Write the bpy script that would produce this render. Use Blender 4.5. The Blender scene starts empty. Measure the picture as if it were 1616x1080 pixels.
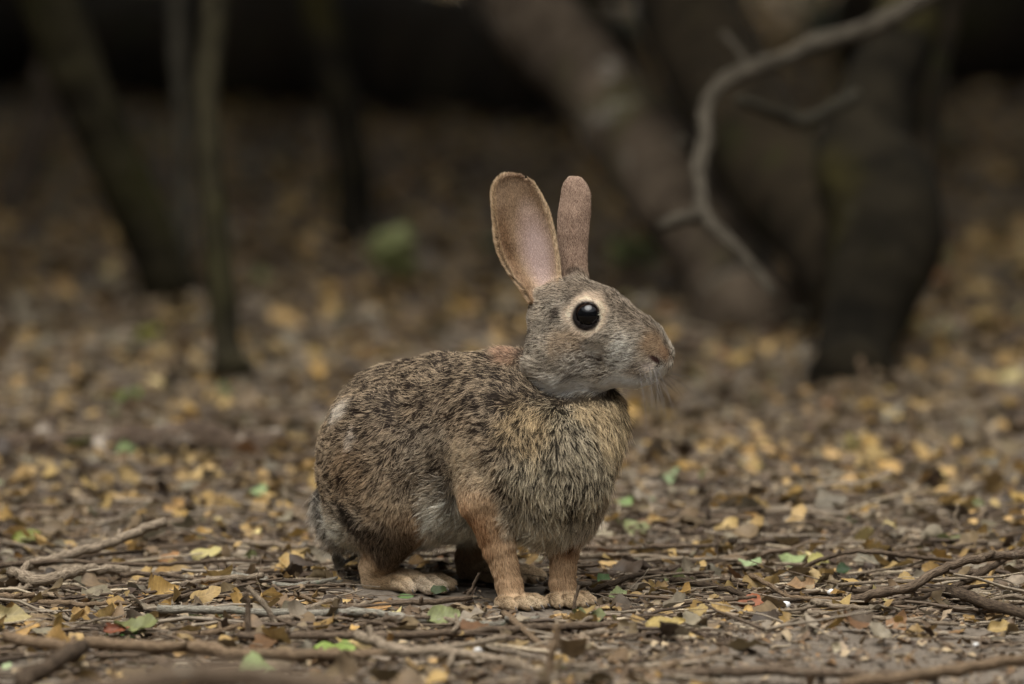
import bpy, math, random
import numpy as np
from mathutils import Vector, Matrix

random.seed(7)
RNG = np.random.default_rng(7)
SC = bpy.context.scene
COL = SC.collection

# ------------------------------------------------------------------ camera, sky, sun, exposure
F_PX = 8978.0                      # focal length in pixels of the 1616 px wide photograph (200 mm on 36 mm)
D0 = 3.40                          # metres from the camera to the animal's front feet
S = D0 / F_PX                      # metres per photo pixel at that distance
PITCH = math.atan((540 + 350) / F_PX)
CAM = np.array([0.0, -3.368, 0.4897])
FW = np.array([0.0, math.cos(PITCH), -math.sin(PITCH)])
UP = np.array([0.0, math.sin(PITCH), math.cos(PITCH)])
RT = np.array([1.0, 0.0, 0.0])

cam = bpy.data.cameras.new('camera')
cam.lens = 200.0
cam.sensor_width = 36.0
cam.clip_start = 0.05
cam.clip_end = 300.0
cam.dof.use_dof = True
cam.dof.focus_distance = 3.39
cam.dof.aperture_fstop = 5.2
cam.dof.aperture_blades = 0
cam_ob = bpy.data.objects.new('camera', cam)
COL.objects.link(cam_ob)
cam_ob.location = CAM
cam_ob.rotation_euler = (math.pi / 2 - PITCH, 0, 0)
SC.camera = cam_ob

SUN_EL, SUN_AZ = math.radians(70), math.radians(200)     # azimuth clockwise from +Y: behind and left of the camera
world = bpy.data.worlds.new('World')
SC.world = world
world.use_nodes = True
wn = world.node_tree
sky = wn.nodes.new('ShaderNodeTexSky')
sky.sky_type = 'NISHITA'
sky.sun_disc = False
sky.sun_elevation = SUN_EL
sky.sun_rotation = SUN_AZ
sky.dust_density = 4.0
sky.air_density = 1.0
hs = wn.nodes.new('ShaderNodeHueSaturation')            # an overcast sky: its blue mostly gone
hs.inputs['Saturation'].default_value = 0.12
bg = wn.nodes['Background']
bg.inputs['Strength'].default_value = 0.10
wn.links.new(sky.outputs[0], hs.inputs['Color'])
wn.links.new(hs.outputs[0], bg.inputs['Color'])

sun = bpy.data.lights.new('sun', 'SUN')
sun.energy = 1.5
sun.angle = math.radians(50)
sun.color = (1.0, 0.97, 0.87)
sun_ob = bpy.data.objects.new('sun', sun)
COL.objects.link(sun_ob)
sd = Vector((math.sin(SUN_AZ) * math.cos(SUN_EL), math.cos(SUN_AZ) * math.cos(SUN_EL), math.sin(SUN_EL)))
sun_ob.rotation_euler = sd.to_track_quat('Z', 'Y').to_euler()
sun_ob.location = (0, 0, 6)

SC.view_settings.view_transform = 'Standard'
SC.view_settings.look = 'None'
SC.view_settings.exposure = 1.35
SC.view_settings.gamma = 1.0
SC.view_settings.use_curve_mapping = False
SC.cycles_curves.shape = 'RIBBONS'
SC.cycles.max_bounces = 6
SC.cycles.diffuse_bounces = 3
SC.cycles.use_denoising = True


# ------------------------------------------------------------------ helpers
def P(px, py, q=0.0):
    """World point seen at photo pixel (px, py), q photo-pixels behind the focal plane."""
    D = D0 + q * S
    return CAM + RT * ((px - 808) / F_PX * D) + UP * ((540 - py) / F_PX * D) + FW * D


def G(px, py, z=0.0):
    """World point on the level z seen at photo pixel (px, py)."""
    d = RT * ((px - 808) / F_PX) + UP * ((540 - py) / F_PX) + FW
    t = (z - CAM[2]) / d[2]
    return CAM + d * t


def pix(p):
    """Photo pixel of world points (N,3)."""
    r = p - CAM
    D = r @ FW
    return 808 + F_PX * (r @ RT) / D, 540 - F_PX * (r @ UP) / D, D


def srgb(r, g, b):
    c = np.array([r, g, b]) / 255.0
    return np.where(c <= 0.04045, c / 12.92, ((c + 0.055) / 1.055) ** 2.4)


def hash3(i, j, k, seed=0):
    h = (i * 374761393 + j * 668265263 + k * 2147483647 + seed * 1274126177) & 0xFFFFFFFF
    h = ((h ^ (h >> 13)) * 1274126177) & 0xFFFFFFFF
    h = ((h ^ (h >> 16)) * 2246822519) & 0xFFFFFFFF
    return ((h ^ (h >> 15)) & 0xFFFFFF) / float(0xFFFFFF)


def vnoise(p, scale, seed=0):
    """Smooth value noise -1..1 at points (N,3)."""
    x = p / scale
    i = np.floor(x).astype(np.int64)
    f = x - i
    f = f * f * (3 - 2 * f)
    out = np.zeros(len(p))
    for dx in (0, 1):
        for dy in (0, 1):
            for dz in (0, 1):
                w = (f[:, 0] if dx else 1 - f[:, 0]) * (f[:, 1] if dy else 1 - f[:, 1]) * (f[:, 2] if dz else 1 - f[:, 2])
                out += w * hash3(i[:, 0] + dx, i[:, 1] + dy, i[:, 2] + dz, seed)
    return out * 2 - 1


def new_mat(name, build):
    m = bpy.data.materials.new(name)
    m.use_nodes = True
    nt = m.node_tree
    build(nt, nt.nodes['Principled BSDF'])
    return m


def node(nt, t, **kw):
    n = nt.nodes.new(t)
    for k, v in kw.items():
        if hasattr(n, k):
            setattr(n, k, v)
        else:
            n.inputs[k].default_value = v
    return n


def mesh_from(name, verts, faces, smooth=True):
    me = bpy.data.meshes.new(name)
    verts = np.asarray(verts, dtype=np.float32)
    if isinstance(faces, np.ndarray):
        nf, k = faces.shape
        me.vertices.add(len(verts))
        me.vertices.foreach_set('co', verts.ravel())
        me.loops.add(nf * k)
        me.loops.foreach_set('vertex_index', faces.astype(np.int32).ravel())
        me.polygons.add(nf)
        me.polygons.foreach_set('loop_start', np.arange(0, nf * k, k, dtype=np.int32))
        me.polygons.foreach_set('loop_total', np.full(nf, k, dtype=np.int32))
        me.update(calc_edges=True)
    else:
        me.from_pydata([tuple(v) for v in verts], [], faces)
        me.update()
    if smooth:
        me.polygons.foreach_set('use_smooth', np.ones(len(me.polygons), dtype=bool))
    return me


def link(name, data, mat=None, parent=None):
    o = bpy.data.objects.new(name, data)
    COL.objects.link(o)
    if mat is not None and data is not None and len(data.materials) == 0:
        data.materials.append(mat)
    if parent is not None:
        o.parent = parent
    return o


def tag(o, label=None, cat=None, group=None, kind=None):
    if label:
        o['label'] = label
    if cat:
        o['category'] = cat
    if group:
        o['group'] = group
    if kind:
        o['kind'] = kind
    return o


def point_colors(me, cols, name='col'):
    a = me.attributes.new(name, 'FLOAT_COLOR', 'POINT')
    c = np.ones((len(cols), 4), dtype=np.float32)
    c[:, :3] = cols
    a.data.foreach_set('color', c.ravel())

CROWN_N = 8500
# ------------------------------------------------------------------ ground
def gz(x, y):
    """Height of the forest floor."""
    x = np.atleast_1d(np.asarray(x, float))
    y = np.atleast_1d(np.asarray(y, float))
    p = np.stack([x, y, np.zeros_like(x)], 1)
    near = np.clip((np.hypot(x + 0.01, y - 0.02) - 0.10) / 0.25, 0, 1)
    z = near * (0.010 * vnoise(p, 0.55, 1) + 0.006 * vnoise(p, 0.17, 2)) + 0.0026 * vnoise(p, 0.035, 3) * (0.35 + 0.65 * near)
    z = z + 0.0010 * vnoise(p, 0.011, 4)
    far = np.clip((y - 2.0) / 3.0, 0, 1)
    z = z + far * 0.05 * vnoise(p, 1.7, 5)
    return z


def axis_grid(lo, hi, fine_lo, fine_hi, step, grow):
    a = list(np.arange(fine_lo, fine_hi, step))
    s = step
    x = a[-1]
    while x < hi:
        s *= grow
        x += s
        a.append(min(x, hi))
    s = step
    x = a[0]
    while x > lo:
        s *= grow
        x -= s
        a.insert(0, max(x, lo))
    return np.array(a)


gx = axis_grid(-70, 70, -0.62, 0.62, 0.0072, 1.04)
gy = axis_grid(-20, 120, -0.55, 1.0, 0.0088, 1.028)
X, Y = np.meshgrid(gx, gy, indexing='xy')
gzv = gz(X.ravel(), Y.ravel())
gv = np.stack([X.ravel(), Y.ravel(), gzv], 1)
nx, ny = len(gx), len(gy)
ii = (np.arange(ny - 1)[:, None] * nx + np.arange(nx - 1)[None]).ravel()
gf = np.stack([ii, ii + 1, ii + 1 + nx, ii + nx], 1)
print('GROUND', len(gv))


def _soil(nt, b):
    tc = node(nt, 'ShaderNodeTexCoord')
    n1 = node(nt, 'ShaderNodeTexNoise', Scale=9.0, Detail=8.0, Roughness=0.65)
    n2 = node(nt, 'ShaderNodeTexNoise', Scale=160.0, Detail=6.0, Roughness=0.7)
    v = node(nt, 'ShaderNodeTexVoronoi', Scale=130.0)
    for n in (n1, n2, v):
        nt.links.new(tc.outputs['Object'], n.inputs['Vector'])
    r = node(nt, 'ShaderNodeValToRGB')
    e = r.color_ramp.elements
    e[0].position, e[0].color = 0.30, (0.085, 0.068, 0.052, 1)
    e[1].position, e[1].color = 0.72, (0.235, 0.195, 0.155, 1)
    mx = node(nt, 'ShaderNodeMath', operation='MULTIPLY_ADD')
    mx.inputs[1].default_value = 0.55
    nt.links.new(n2.outputs['Fac'], mx.inputs[0])
    m2 = node(nt, 'ShaderNodeMath', operation='MULTIPLY')
    m2.inputs[1].default_value = 0.45
    nt.links.new(n1.outputs['Fac'], m2.inputs[0])
    nt.links.new(m2.outputs[0], mx.inputs[2])
    nt.links.new(mx.outputs[0], r.inputs[0])
    nt.links.new(r.outputs[0], b.inputs['Base Color'])
    bp = node(nt, 'ShaderNodeBump', Strength=0.9, Distance=0.004)
    ad = node(nt, 'ShaderNodeMath', operation='ADD')
    nt.links.new(n2.outputs['Fac'], ad.inputs[0])
    nt.links.new(v.outputs['Distance'], ad.inputs[1])
    nt.links.new(ad.outputs[0], bp.inputs['Height'])
    nt.links.new(bp.outputs[0], b.inputs['Normal'])
    b.inputs['Roughness'].default_value = 0.95
    b.inputs['Specular IOR Level'].default_value = 0.15


tag(link('ground', mesh_from('ground', gv, gf), new_mat('soil', _soil)), kind='structure')


# ------------------------------------------------------------------ bark and tubes
def bark(name, c1, c2, scale=30.0, stretch=0.25, moss=None, lichen=None, bump=0.004):
    def f(nt, b):
        tc = node(nt, 'ShaderNodeTexCoord')
        at = node(nt, 'ShaderNodeAttribute', attribute_name='along')
        n = node(nt, 'ShaderNodeTexNoise', Scale=scale, Detail=6.0, Roughness=0.7)
        n2 = node(nt, 'ShaderNodeTexNoise', Scale=scale * 0.22, Detail=3.0)
        nt.links.new(at.outputs['Vector'], n.inputs['Vector'])
        nt.links.new(at.outputs['Vector'], n2.inputs['Vector'])
        r = node(nt, 'ShaderNodeValToRGB')
        r.color_ramp.elements[0].position, r.color_ramp.elements[0].color = 0.38, (*c1, 1)
        r.color_ramp.elements[1].position, r.color_ramp.elements[1].color = 0.62, (*c2, 1)
        nt.links.new(n.outputs['Fac'], r.inputs[0])
        last = r.outputs[0]
        for k, (col, lo, hi) in enumerate([x for x in (moss, lichen) if x]):
            rr = node(nt, 'ShaderNodeValToRGB')
            rr.color_ramp.elements[0].position = lo
            rr.color_ramp.elements[1].position = hi
            nn = node(nt, 'ShaderNodeTexNoise', Scale=scale * (0.3 + 0.5 * k), Detail=5.0, Roughness=0.65)
            nt.links.new(tc.outputs['Object'], nn.inputs['Vector'])
            nt.links.new(nn.outputs['Fac'], rr.inputs[0])
            m = node(nt, 'ShaderNodeMix', data_type='RGBA')
            m.inputs[7].default_value = (*col, 1)
            nt.links.new(rr.outputs[0], m.inputs[0])
            nt.links.new(last, m.inputs[6])
            last = m.outputs[2]
        nt.links.new(last, b.inputs['Base Color'])
        bp = node(nt, 'ShaderNodeBump', Strength=1.0, Distance=bump)
        nt.links.new(n.outputs['Fac'], bp.inputs['Height'])
        nt.links.new(bp.outputs[0], b.inputs['Normal'])
        b.inputs['Roughness'].default_value = 0.95
        b.inputs['Specular IOR Level'].default_value = 0.08
    return new_mat(name, f)


def spline(pts, n):
    """Hermite curve through pts (k,m) -> (n,m), tangents scaled by chord length so that uneven spacing does not loop."""
    p = np.asarray(pts, float)
    if len(p) == 2:
        t = np.linspace(0, 1, n)[:, None]
        return p[0] * (1 - t) + p[1] * t
    h = np.linalg.norm(np.diff(p[:, :3], axis=0), axis=1) + 1e-9
    sl = np.diff(p, axis=0) / h[:, None]
    m = np.empty_like(p)
    m[0], m[-1] = sl[0], sl[-1]
    for i in range(1, len(p) - 1):
        m[i] = (sl[i - 1] * h[i] + sl[i] * h[i - 1]) / (h[i] + h[i - 1])
    out = []
    for t in np.linspace(0, len(p) - 1 - 1e-9, n):
        i = int(t)
        f = t - i
        out.append((2 * f ** 3 - 3 * f * f + 1) * p[i] + (f ** 3 - 2 * f * f + f) * h[i] * m[i]
                   + (-2 * f ** 3 + 3 * f * f) * p[i + 1] + (f ** 3 - f * f) * h[i] * m[i + 1])
    return np.array(out)


def tube(path, rad, sides=8, rough=0.0, seed=0, cap=True, rscale=0.03, knots=0.0):
    """Tube verts, quad/tri faces and a vector attribute (around, around, along) for bark."""
    path = np.asarray(path, float)
    n = len(path)
    rad = np.asarray(rad, float) * np.ones(n)
    tan = np.gradient(path, axis=0)
    tan /= np.linalg.norm(tan, axis=1, keepdims=True) + 1e-12
    ref = np.array([0.13, 0.21, 1.0]) if abs(tan[0][2]) < 0.8 else np.array([1.0, 0.2, 0.1])
    V, A = [], []
    u = np.cross(tan[0], ref)
    u /= np.linalg.norm(u)
    ln = np.concatenate([[0], np.cumsum(np.linalg.norm(np.diff(path, axis=0), axis=1))])
    for i in range(n):
        u = u - tan[i] * (u @ tan[i])
        u /= np.linalg.norm(u)
        w = np.cross(tan[i], u)
        a = np.arange(sides) * 2 * math.pi / sides
        ring = path[i] + (np.cos(a)[:, None] * u + np.sin(a)[:, None] * w) * rad[i]
        V.append(ring)
        A.append(np.stack([np.cos(a) * 0.02, np.sin(a) * 0.02, np.full(sides, ln[i] * 0.9)], 1))
    V = np.concatenate(V)
    A = np.concatenate(A)
    if rough > 0:
        nr = V - np.repeat(path, sides, 0)
        k = 1 + rough * vnoise(V, rscale, seed) + rough * 0.6 * vnoise(V, rscale * 0.4, seed + 5)
        if knots:
            k = k + np.repeat(knots * np.maximum(vnoise(np.stack([ln, ln * 0, ln * 0 + seed], 1), rscale * 1.5, seed + 3) - 0.35, 0), sides)
        V = np.repeat(path, sides, 0) + nr * k[:, None]
    F = []
    for i in range(n - 1):
        for j in range(sides):
            F.append((i * sides + j, i * sides + (j + 1) % sides, (i + 1) * sides + (j + 1) % sides, (i + 1) * sides + j))
    if cap:
        F.append(tuple(range(sides))[::-1])
        F.append(tuple(range((n - 1) * sides, n * sides)))
    return V, F, A


def tubes_mesh(name, parts):
    V, F, A, o = [], [], [], 0
    for v, f, a in parts:
        V.append(v)
        A.append(a)
        F += [tuple(i + o for i in x) for x in f]
        o += len(v)
    V = np.concatenate(V)
    me = mesh_from(name, V, F)
    at = me.attributes.new('along', 'FLOAT_VECTOR', 'POINT')
    at.data.foreach_set('vector', np.concatenate(A).astype(np.float32).ravel())
    return me


# ------------------------------------------------------------------ trees: trunks from their rows on the ground, crowns overhead
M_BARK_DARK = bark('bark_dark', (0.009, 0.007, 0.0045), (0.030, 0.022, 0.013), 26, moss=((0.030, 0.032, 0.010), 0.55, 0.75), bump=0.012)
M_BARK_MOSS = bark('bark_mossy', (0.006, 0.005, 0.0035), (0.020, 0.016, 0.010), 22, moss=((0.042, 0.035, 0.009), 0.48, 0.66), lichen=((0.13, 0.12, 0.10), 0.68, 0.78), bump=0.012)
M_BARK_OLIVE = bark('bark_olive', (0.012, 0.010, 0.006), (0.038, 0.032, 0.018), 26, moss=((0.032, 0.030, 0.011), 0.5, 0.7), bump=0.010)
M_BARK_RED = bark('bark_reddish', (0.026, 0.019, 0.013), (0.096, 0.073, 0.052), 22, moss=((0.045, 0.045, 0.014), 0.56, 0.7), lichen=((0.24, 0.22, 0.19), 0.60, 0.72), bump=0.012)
M_BARK_GREY = bark('bark_grey', (0.08, 0.07, 0.055), (0.20, 0.175, 0.145), 40, bump=0.003)
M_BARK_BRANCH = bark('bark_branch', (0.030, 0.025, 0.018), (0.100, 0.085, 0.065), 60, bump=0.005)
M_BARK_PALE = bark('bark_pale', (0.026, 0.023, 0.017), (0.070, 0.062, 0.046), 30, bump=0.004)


def at_depth(px, py, D):
    return CAM + RT * ((px - 808) / F_PX * D) + UP * ((540 - py) / F_PX * D) + FW * D


def stem(path_px, D_base, D_top, extra=None, sides=14, n=26, rough=0.10, seed=1):
    """path_px: (px, py, width px) from base upward; the depth runs from D_base to D_top; extra: points beyond the frame in metres."""
    k = len(path_px)
    pts, rad = [], []
    for i, (x, y, w) in enumerate(path_px):
        D = D_base + (D_top - D_base) * i / (k - 1)
        pts.append(at_depth(x, y, D))
        rad.append(w / 2 / F_PX * D)
    for e in extra or []:
        pts.append(np.array(e[:3]))
        rad.append(e[3])
    q = spline(np.column_stack([pts, rad]), n)
    return tube(q[:, :3], np.maximum(q[:, 3], 0.003), sides, rough, seed, rscale=min(0.09, 2.2 * float(np.median(q[:, 3]))))


def Dg(py):
    return float((G(808, py, 0.016) - CAM) @ FW)      # the litter hides the lowest centimetres


def _crownleaf(nt, b):
    at = node(nt, 'ShaderNodeAttribute', attribute_name='col')
    nt.links.new(at.outputs['Color'], b.inputs['Base Color'])
    b.inputs['Roughness'].default_value = 0.6
    tr = node(nt, 'ShaderNodeBsdfTranslucent')
    nt.links.new(at.outputs['Color'], tr.inputs['Color'])
    mx = node(nt, 'ShaderNodeMixShader')
    mx.inputs[0].default_value = 0.25
    nt.links.new(b.outputs[0], mx.inputs[1])
    nt.links.new(tr.outputs[0], mx.inputs[2])
    nt.links.new(mx.outputs[0], nt.nodes['Material Output'].inputs['Surface'])


M_CROWN = new_mat('tree_leaf', _crownleaf)


def crown_mesh(center, rx, ry, rz, n, size, seed):
    rg = np.random.default_rng(seed)
    nc = 46
    c = rg.normal(0, 1, (nc, 3))
    c /= np.linalg.norm(c, axis=1, keepdims=True)
    c *= (rg.random(nc) ** 0.4)[:, None] * np.array([rx, ry, rz])
    k = rg.integers(0, nc, n)
    p = c[k] + rg.normal(0, 1, (n, 3)) * np.array([rx, ry, rz]) * 0.17
    p += np.array(center)
    a = rg.normal(0, 1, (n, 3))
    a[:, 2] *= 0.5
    a /= np.linalg.norm(a, axis=1, keepdims=True)
    b = rg.normal(0, 1, (n, 3))
    b -= a * (a * b).sum(1, keepdims=True)
    b /= np.linalg.norm(b, axis=1, keepdims=True)
    s = size * (0.7 + 0.6 * rg.random(n))[:, None]
    V = np.stack([p - a * s, p - b * s * 0.45 + a * s * 0.1, p + a * s, p + b * s * 0.45 + a * s * 0.1], 1).reshape(-1, 3)
    F = np.arange(n * 4).reshape(n, 4)
    me = mesh_from('crown', V, F, smooth=False)
    base = np.array([0.050, 0.075, 0.022]) * (0.7 + 0.7 * rg.random(n))[:, None] + np.array([0.03, 0.012, 0]) * rg.random(n)[:, None]
    point_colors(me, np.repeat(base, 4, 0))
    return me


def tree(name, label, stems, mat, crown, cat='tree', group=None, branches=None):
    base = stems[0][0][:14].mean(0)
    e = bpy.data.objects.new(name, None)
    COL.objects.link(e)
    e.location = (base[0], base[1], 0)
    inv = Matrix.Translation(-Vector((base[0], base[1], 0)))
    for i, st in enumerate(stems):
        sm_ = mat[i] if isinstance(mat, list) else mat
        o = link('trunk', tubes_mesh('trunk', [st]), sm_, e)
        o.matrix_parent_inverse = inv
    for br, m in branches or []:
        o = link('branch', tubes_mesh('branch', [br]), m, e)
        o.matrix_parent_inverse = inv
    if crown:
        (cx, cy, cz), rx, ry, rz, n, sz, seed = crown
        o = link('crown', crown_mesh((cx, cy, cz), rx, ry, rz, n, sz, seed), M_CROWN, e)
        o.matrix_parent_inverse = inv
        top = stems[0][0][-1]
        limbs = []
        rg = random.Random(seed)
        for i in range(6):
            tgt = np.array([cx + rg.uniform(-.6, .6) * rx, cy + rg.uniform(-.6, .6) * ry, cz + rg.uniform(-.2, .5) * rz])
            mid = (top + tgt) / 2 + np.array([rg.uniform(-.1, .1), rg.uniform(-.1, .1), 0.15])
            q = spline([top, mid, tgt], 8)
            limbs.append(tube(q, np.linspace(0.02, 0.006, 8), 6))
        o = link('limb', tubes_mesh('limb', limbs), mat[0] if isinstance(mat, list) else mat, e)
        o.matrix_parent_inverse = inv
    return tag(e, label, cat, group)


# left: slim upright sapling
D = Dg(588)
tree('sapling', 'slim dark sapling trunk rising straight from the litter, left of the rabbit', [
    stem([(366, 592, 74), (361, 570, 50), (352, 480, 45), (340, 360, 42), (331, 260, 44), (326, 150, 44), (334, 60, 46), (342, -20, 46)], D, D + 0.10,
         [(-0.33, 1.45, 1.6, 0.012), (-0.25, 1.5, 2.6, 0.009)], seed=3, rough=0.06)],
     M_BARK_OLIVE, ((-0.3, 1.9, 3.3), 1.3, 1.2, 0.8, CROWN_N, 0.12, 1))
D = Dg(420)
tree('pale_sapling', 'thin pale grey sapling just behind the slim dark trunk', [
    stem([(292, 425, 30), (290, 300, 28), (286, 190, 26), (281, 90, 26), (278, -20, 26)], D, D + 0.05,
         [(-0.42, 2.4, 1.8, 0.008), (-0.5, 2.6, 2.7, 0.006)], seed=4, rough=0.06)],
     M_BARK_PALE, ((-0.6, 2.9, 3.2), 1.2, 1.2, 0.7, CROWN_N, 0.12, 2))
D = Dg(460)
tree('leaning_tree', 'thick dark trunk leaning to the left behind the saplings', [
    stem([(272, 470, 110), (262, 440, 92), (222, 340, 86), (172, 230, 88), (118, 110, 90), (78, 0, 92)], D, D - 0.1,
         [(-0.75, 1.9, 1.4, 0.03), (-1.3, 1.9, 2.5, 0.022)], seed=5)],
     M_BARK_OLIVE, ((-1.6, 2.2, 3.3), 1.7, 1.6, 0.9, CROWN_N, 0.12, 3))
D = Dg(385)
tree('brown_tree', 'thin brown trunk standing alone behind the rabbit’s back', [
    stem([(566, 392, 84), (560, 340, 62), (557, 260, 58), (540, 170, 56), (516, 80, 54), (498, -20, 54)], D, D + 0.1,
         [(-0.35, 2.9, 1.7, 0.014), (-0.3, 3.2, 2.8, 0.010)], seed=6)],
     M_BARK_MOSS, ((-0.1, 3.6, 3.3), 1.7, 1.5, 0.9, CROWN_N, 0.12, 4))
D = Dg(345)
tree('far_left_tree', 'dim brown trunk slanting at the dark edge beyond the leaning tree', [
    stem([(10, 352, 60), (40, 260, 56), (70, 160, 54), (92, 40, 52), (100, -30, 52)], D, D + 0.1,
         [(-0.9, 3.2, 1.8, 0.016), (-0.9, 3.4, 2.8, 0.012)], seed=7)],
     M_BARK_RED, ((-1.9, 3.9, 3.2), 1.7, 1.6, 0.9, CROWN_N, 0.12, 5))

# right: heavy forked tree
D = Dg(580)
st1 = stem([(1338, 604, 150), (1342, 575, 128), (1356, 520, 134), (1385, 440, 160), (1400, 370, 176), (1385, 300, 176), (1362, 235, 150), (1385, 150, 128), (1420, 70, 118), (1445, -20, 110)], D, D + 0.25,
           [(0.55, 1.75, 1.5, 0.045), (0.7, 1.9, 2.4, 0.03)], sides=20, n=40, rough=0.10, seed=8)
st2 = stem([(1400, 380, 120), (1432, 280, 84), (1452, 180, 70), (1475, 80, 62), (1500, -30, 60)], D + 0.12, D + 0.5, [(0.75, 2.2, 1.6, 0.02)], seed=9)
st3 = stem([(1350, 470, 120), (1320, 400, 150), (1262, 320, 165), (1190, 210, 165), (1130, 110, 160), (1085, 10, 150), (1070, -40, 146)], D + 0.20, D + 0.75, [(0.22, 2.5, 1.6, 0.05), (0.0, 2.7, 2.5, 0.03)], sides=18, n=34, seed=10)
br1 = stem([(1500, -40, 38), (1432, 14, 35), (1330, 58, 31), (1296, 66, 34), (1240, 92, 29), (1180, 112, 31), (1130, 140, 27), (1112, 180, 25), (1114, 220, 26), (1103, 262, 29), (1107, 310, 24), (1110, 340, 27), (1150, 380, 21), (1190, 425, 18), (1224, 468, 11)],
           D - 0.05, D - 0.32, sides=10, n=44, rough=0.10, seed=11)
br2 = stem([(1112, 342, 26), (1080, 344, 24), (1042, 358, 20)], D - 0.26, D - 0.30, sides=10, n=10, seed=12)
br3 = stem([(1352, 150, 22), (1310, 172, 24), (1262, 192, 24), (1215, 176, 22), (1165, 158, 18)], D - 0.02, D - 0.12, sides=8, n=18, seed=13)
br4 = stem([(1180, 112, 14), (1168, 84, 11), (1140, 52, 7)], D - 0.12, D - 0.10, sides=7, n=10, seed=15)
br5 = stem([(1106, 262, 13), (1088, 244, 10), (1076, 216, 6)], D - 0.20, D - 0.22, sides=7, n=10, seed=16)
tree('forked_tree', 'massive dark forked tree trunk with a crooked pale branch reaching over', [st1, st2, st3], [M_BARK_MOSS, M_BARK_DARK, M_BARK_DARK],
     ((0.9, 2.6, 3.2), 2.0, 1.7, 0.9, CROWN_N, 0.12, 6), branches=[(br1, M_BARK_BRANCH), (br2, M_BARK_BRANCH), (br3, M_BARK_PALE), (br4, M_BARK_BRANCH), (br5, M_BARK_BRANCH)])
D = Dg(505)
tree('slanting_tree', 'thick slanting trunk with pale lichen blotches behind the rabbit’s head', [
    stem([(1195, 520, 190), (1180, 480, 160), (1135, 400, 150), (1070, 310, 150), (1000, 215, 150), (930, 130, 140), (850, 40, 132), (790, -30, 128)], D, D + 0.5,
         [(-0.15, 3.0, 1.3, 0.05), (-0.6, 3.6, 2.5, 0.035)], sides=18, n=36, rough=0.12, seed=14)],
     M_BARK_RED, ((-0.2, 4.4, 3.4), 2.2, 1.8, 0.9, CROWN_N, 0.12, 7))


# fallen logs in the gloom behind
def log(name, label, a, b, r0, r1, mat, seed):
    a, b = np.array(a, float), np.array(b, float)
    mid = (a + b) / 2 + np.array([0, 0.05, 0.03])
    q = spline([a, mid, b], 28)
    v, f, at = tube(q, np.linspace(r0, r1, 28), 18, 0.12, seed, rscale=0.12)
    return tag(link(name, tubes_mesh(name, [(v, f, at)]), mat), label, 'log')


def on(px, py, dz):
    p = G(px, py)
    p[2] += dz
    return p


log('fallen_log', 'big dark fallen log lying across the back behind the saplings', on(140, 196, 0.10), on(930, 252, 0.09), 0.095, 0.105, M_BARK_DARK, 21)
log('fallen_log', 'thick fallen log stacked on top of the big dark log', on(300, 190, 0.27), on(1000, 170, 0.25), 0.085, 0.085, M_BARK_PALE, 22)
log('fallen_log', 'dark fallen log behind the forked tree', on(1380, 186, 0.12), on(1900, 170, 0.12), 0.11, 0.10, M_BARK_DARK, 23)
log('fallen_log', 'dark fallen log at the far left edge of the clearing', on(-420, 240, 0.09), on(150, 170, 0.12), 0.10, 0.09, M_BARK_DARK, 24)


# a dense thicket closes the view
def thicket(name, label, x0, x1, y0, y1, h, n, seed):
    rg = np.random.default_rng(seed)
    p = np.stack([rg.uniform(x0, x1, n), rg.uniform(y0, y1, n), h * rg.random(n) ** 0.8], 1)
    a = rg.normal(0, 1, (n, 3))
    a /= np.linalg.norm(a, axis=1, keepdims=True)
    b = np.cross(a, rg.normal(0, 1, (n, 3)))
    b /= np.linalg.norm(b, axis=1, keepdims=True)
    s = 0.05 * (0.6 + 0.8 * rg.random(n))[:, None]
    V = np.stack([p - a * s, p - b * s * 0.45, p + a * s, p + b * s * 0.45], 1).reshape(-1, 3)
    me_ = mesh_from(name, V, np.arange(n * 4).reshape(n, 4), smooth=False)
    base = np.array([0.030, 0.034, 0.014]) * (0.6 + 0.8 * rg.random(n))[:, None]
    point_colors(me_, np.repeat(base, 4, 0))
    return tag(link(name, me_, M_CROWN), label, 'thicket', kind='stuff')


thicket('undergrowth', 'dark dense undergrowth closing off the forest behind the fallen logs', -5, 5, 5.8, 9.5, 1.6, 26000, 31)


# ------------------------------------------------------------------ leaf litter
def leaf_shape(seed):
    """One curled dead leaf, unit length: 6 stations x 3 points."""
    rg = random.Random(seed)
    kind = seed % 5
    wid = rg.uniform(0.26, 0.40)
    fold = rg.uniform(-0.3, 0.65)
    curl = rg.uniform(-1.5, 2.2)
    twist = rg.uniform(-0.9, 0.9)
    V = []
    prof = {0: [0.02, .62, .98, .92, .55, .02], 1: [0.02, .45, .85, 1.0, .75, .05], 2: [0.1, .8, 1.0, .7, .85, .15],
            3: [0.02, .9, .6, 1.0, .5, .02], 4: [0.3, .9, 1.0, 1.0, .8, .35]}[kind]
    for i in range(6):
        t = i / 5
        w = wid * prof[i]
        ang = curl * (t - 0.5)
        cx = math.sin(ang) / curl if abs(curl) > 0.05 else t - 0.5
        cz = (1 - math.cos(ang)) / curl if abs(curl) > 0.05 else 0
        for sgn in (-1, 0, 1):
            jag = 1 + rg.uniform(-0.30, 0.22)
            y = sgn * w * jag
            z = cz + abs(sgn) * w * fold + sgn * w * twist * (t - 0.5) + rg.uniform(-0.03, 0.03) + abs(sgn) * rg.uniform(-0.08, 0.08)
            V.append((cx, y, z))
    V = np.array(V)
    V[:, 2] -= V[:, 2].min() * 0.6
    return V


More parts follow.
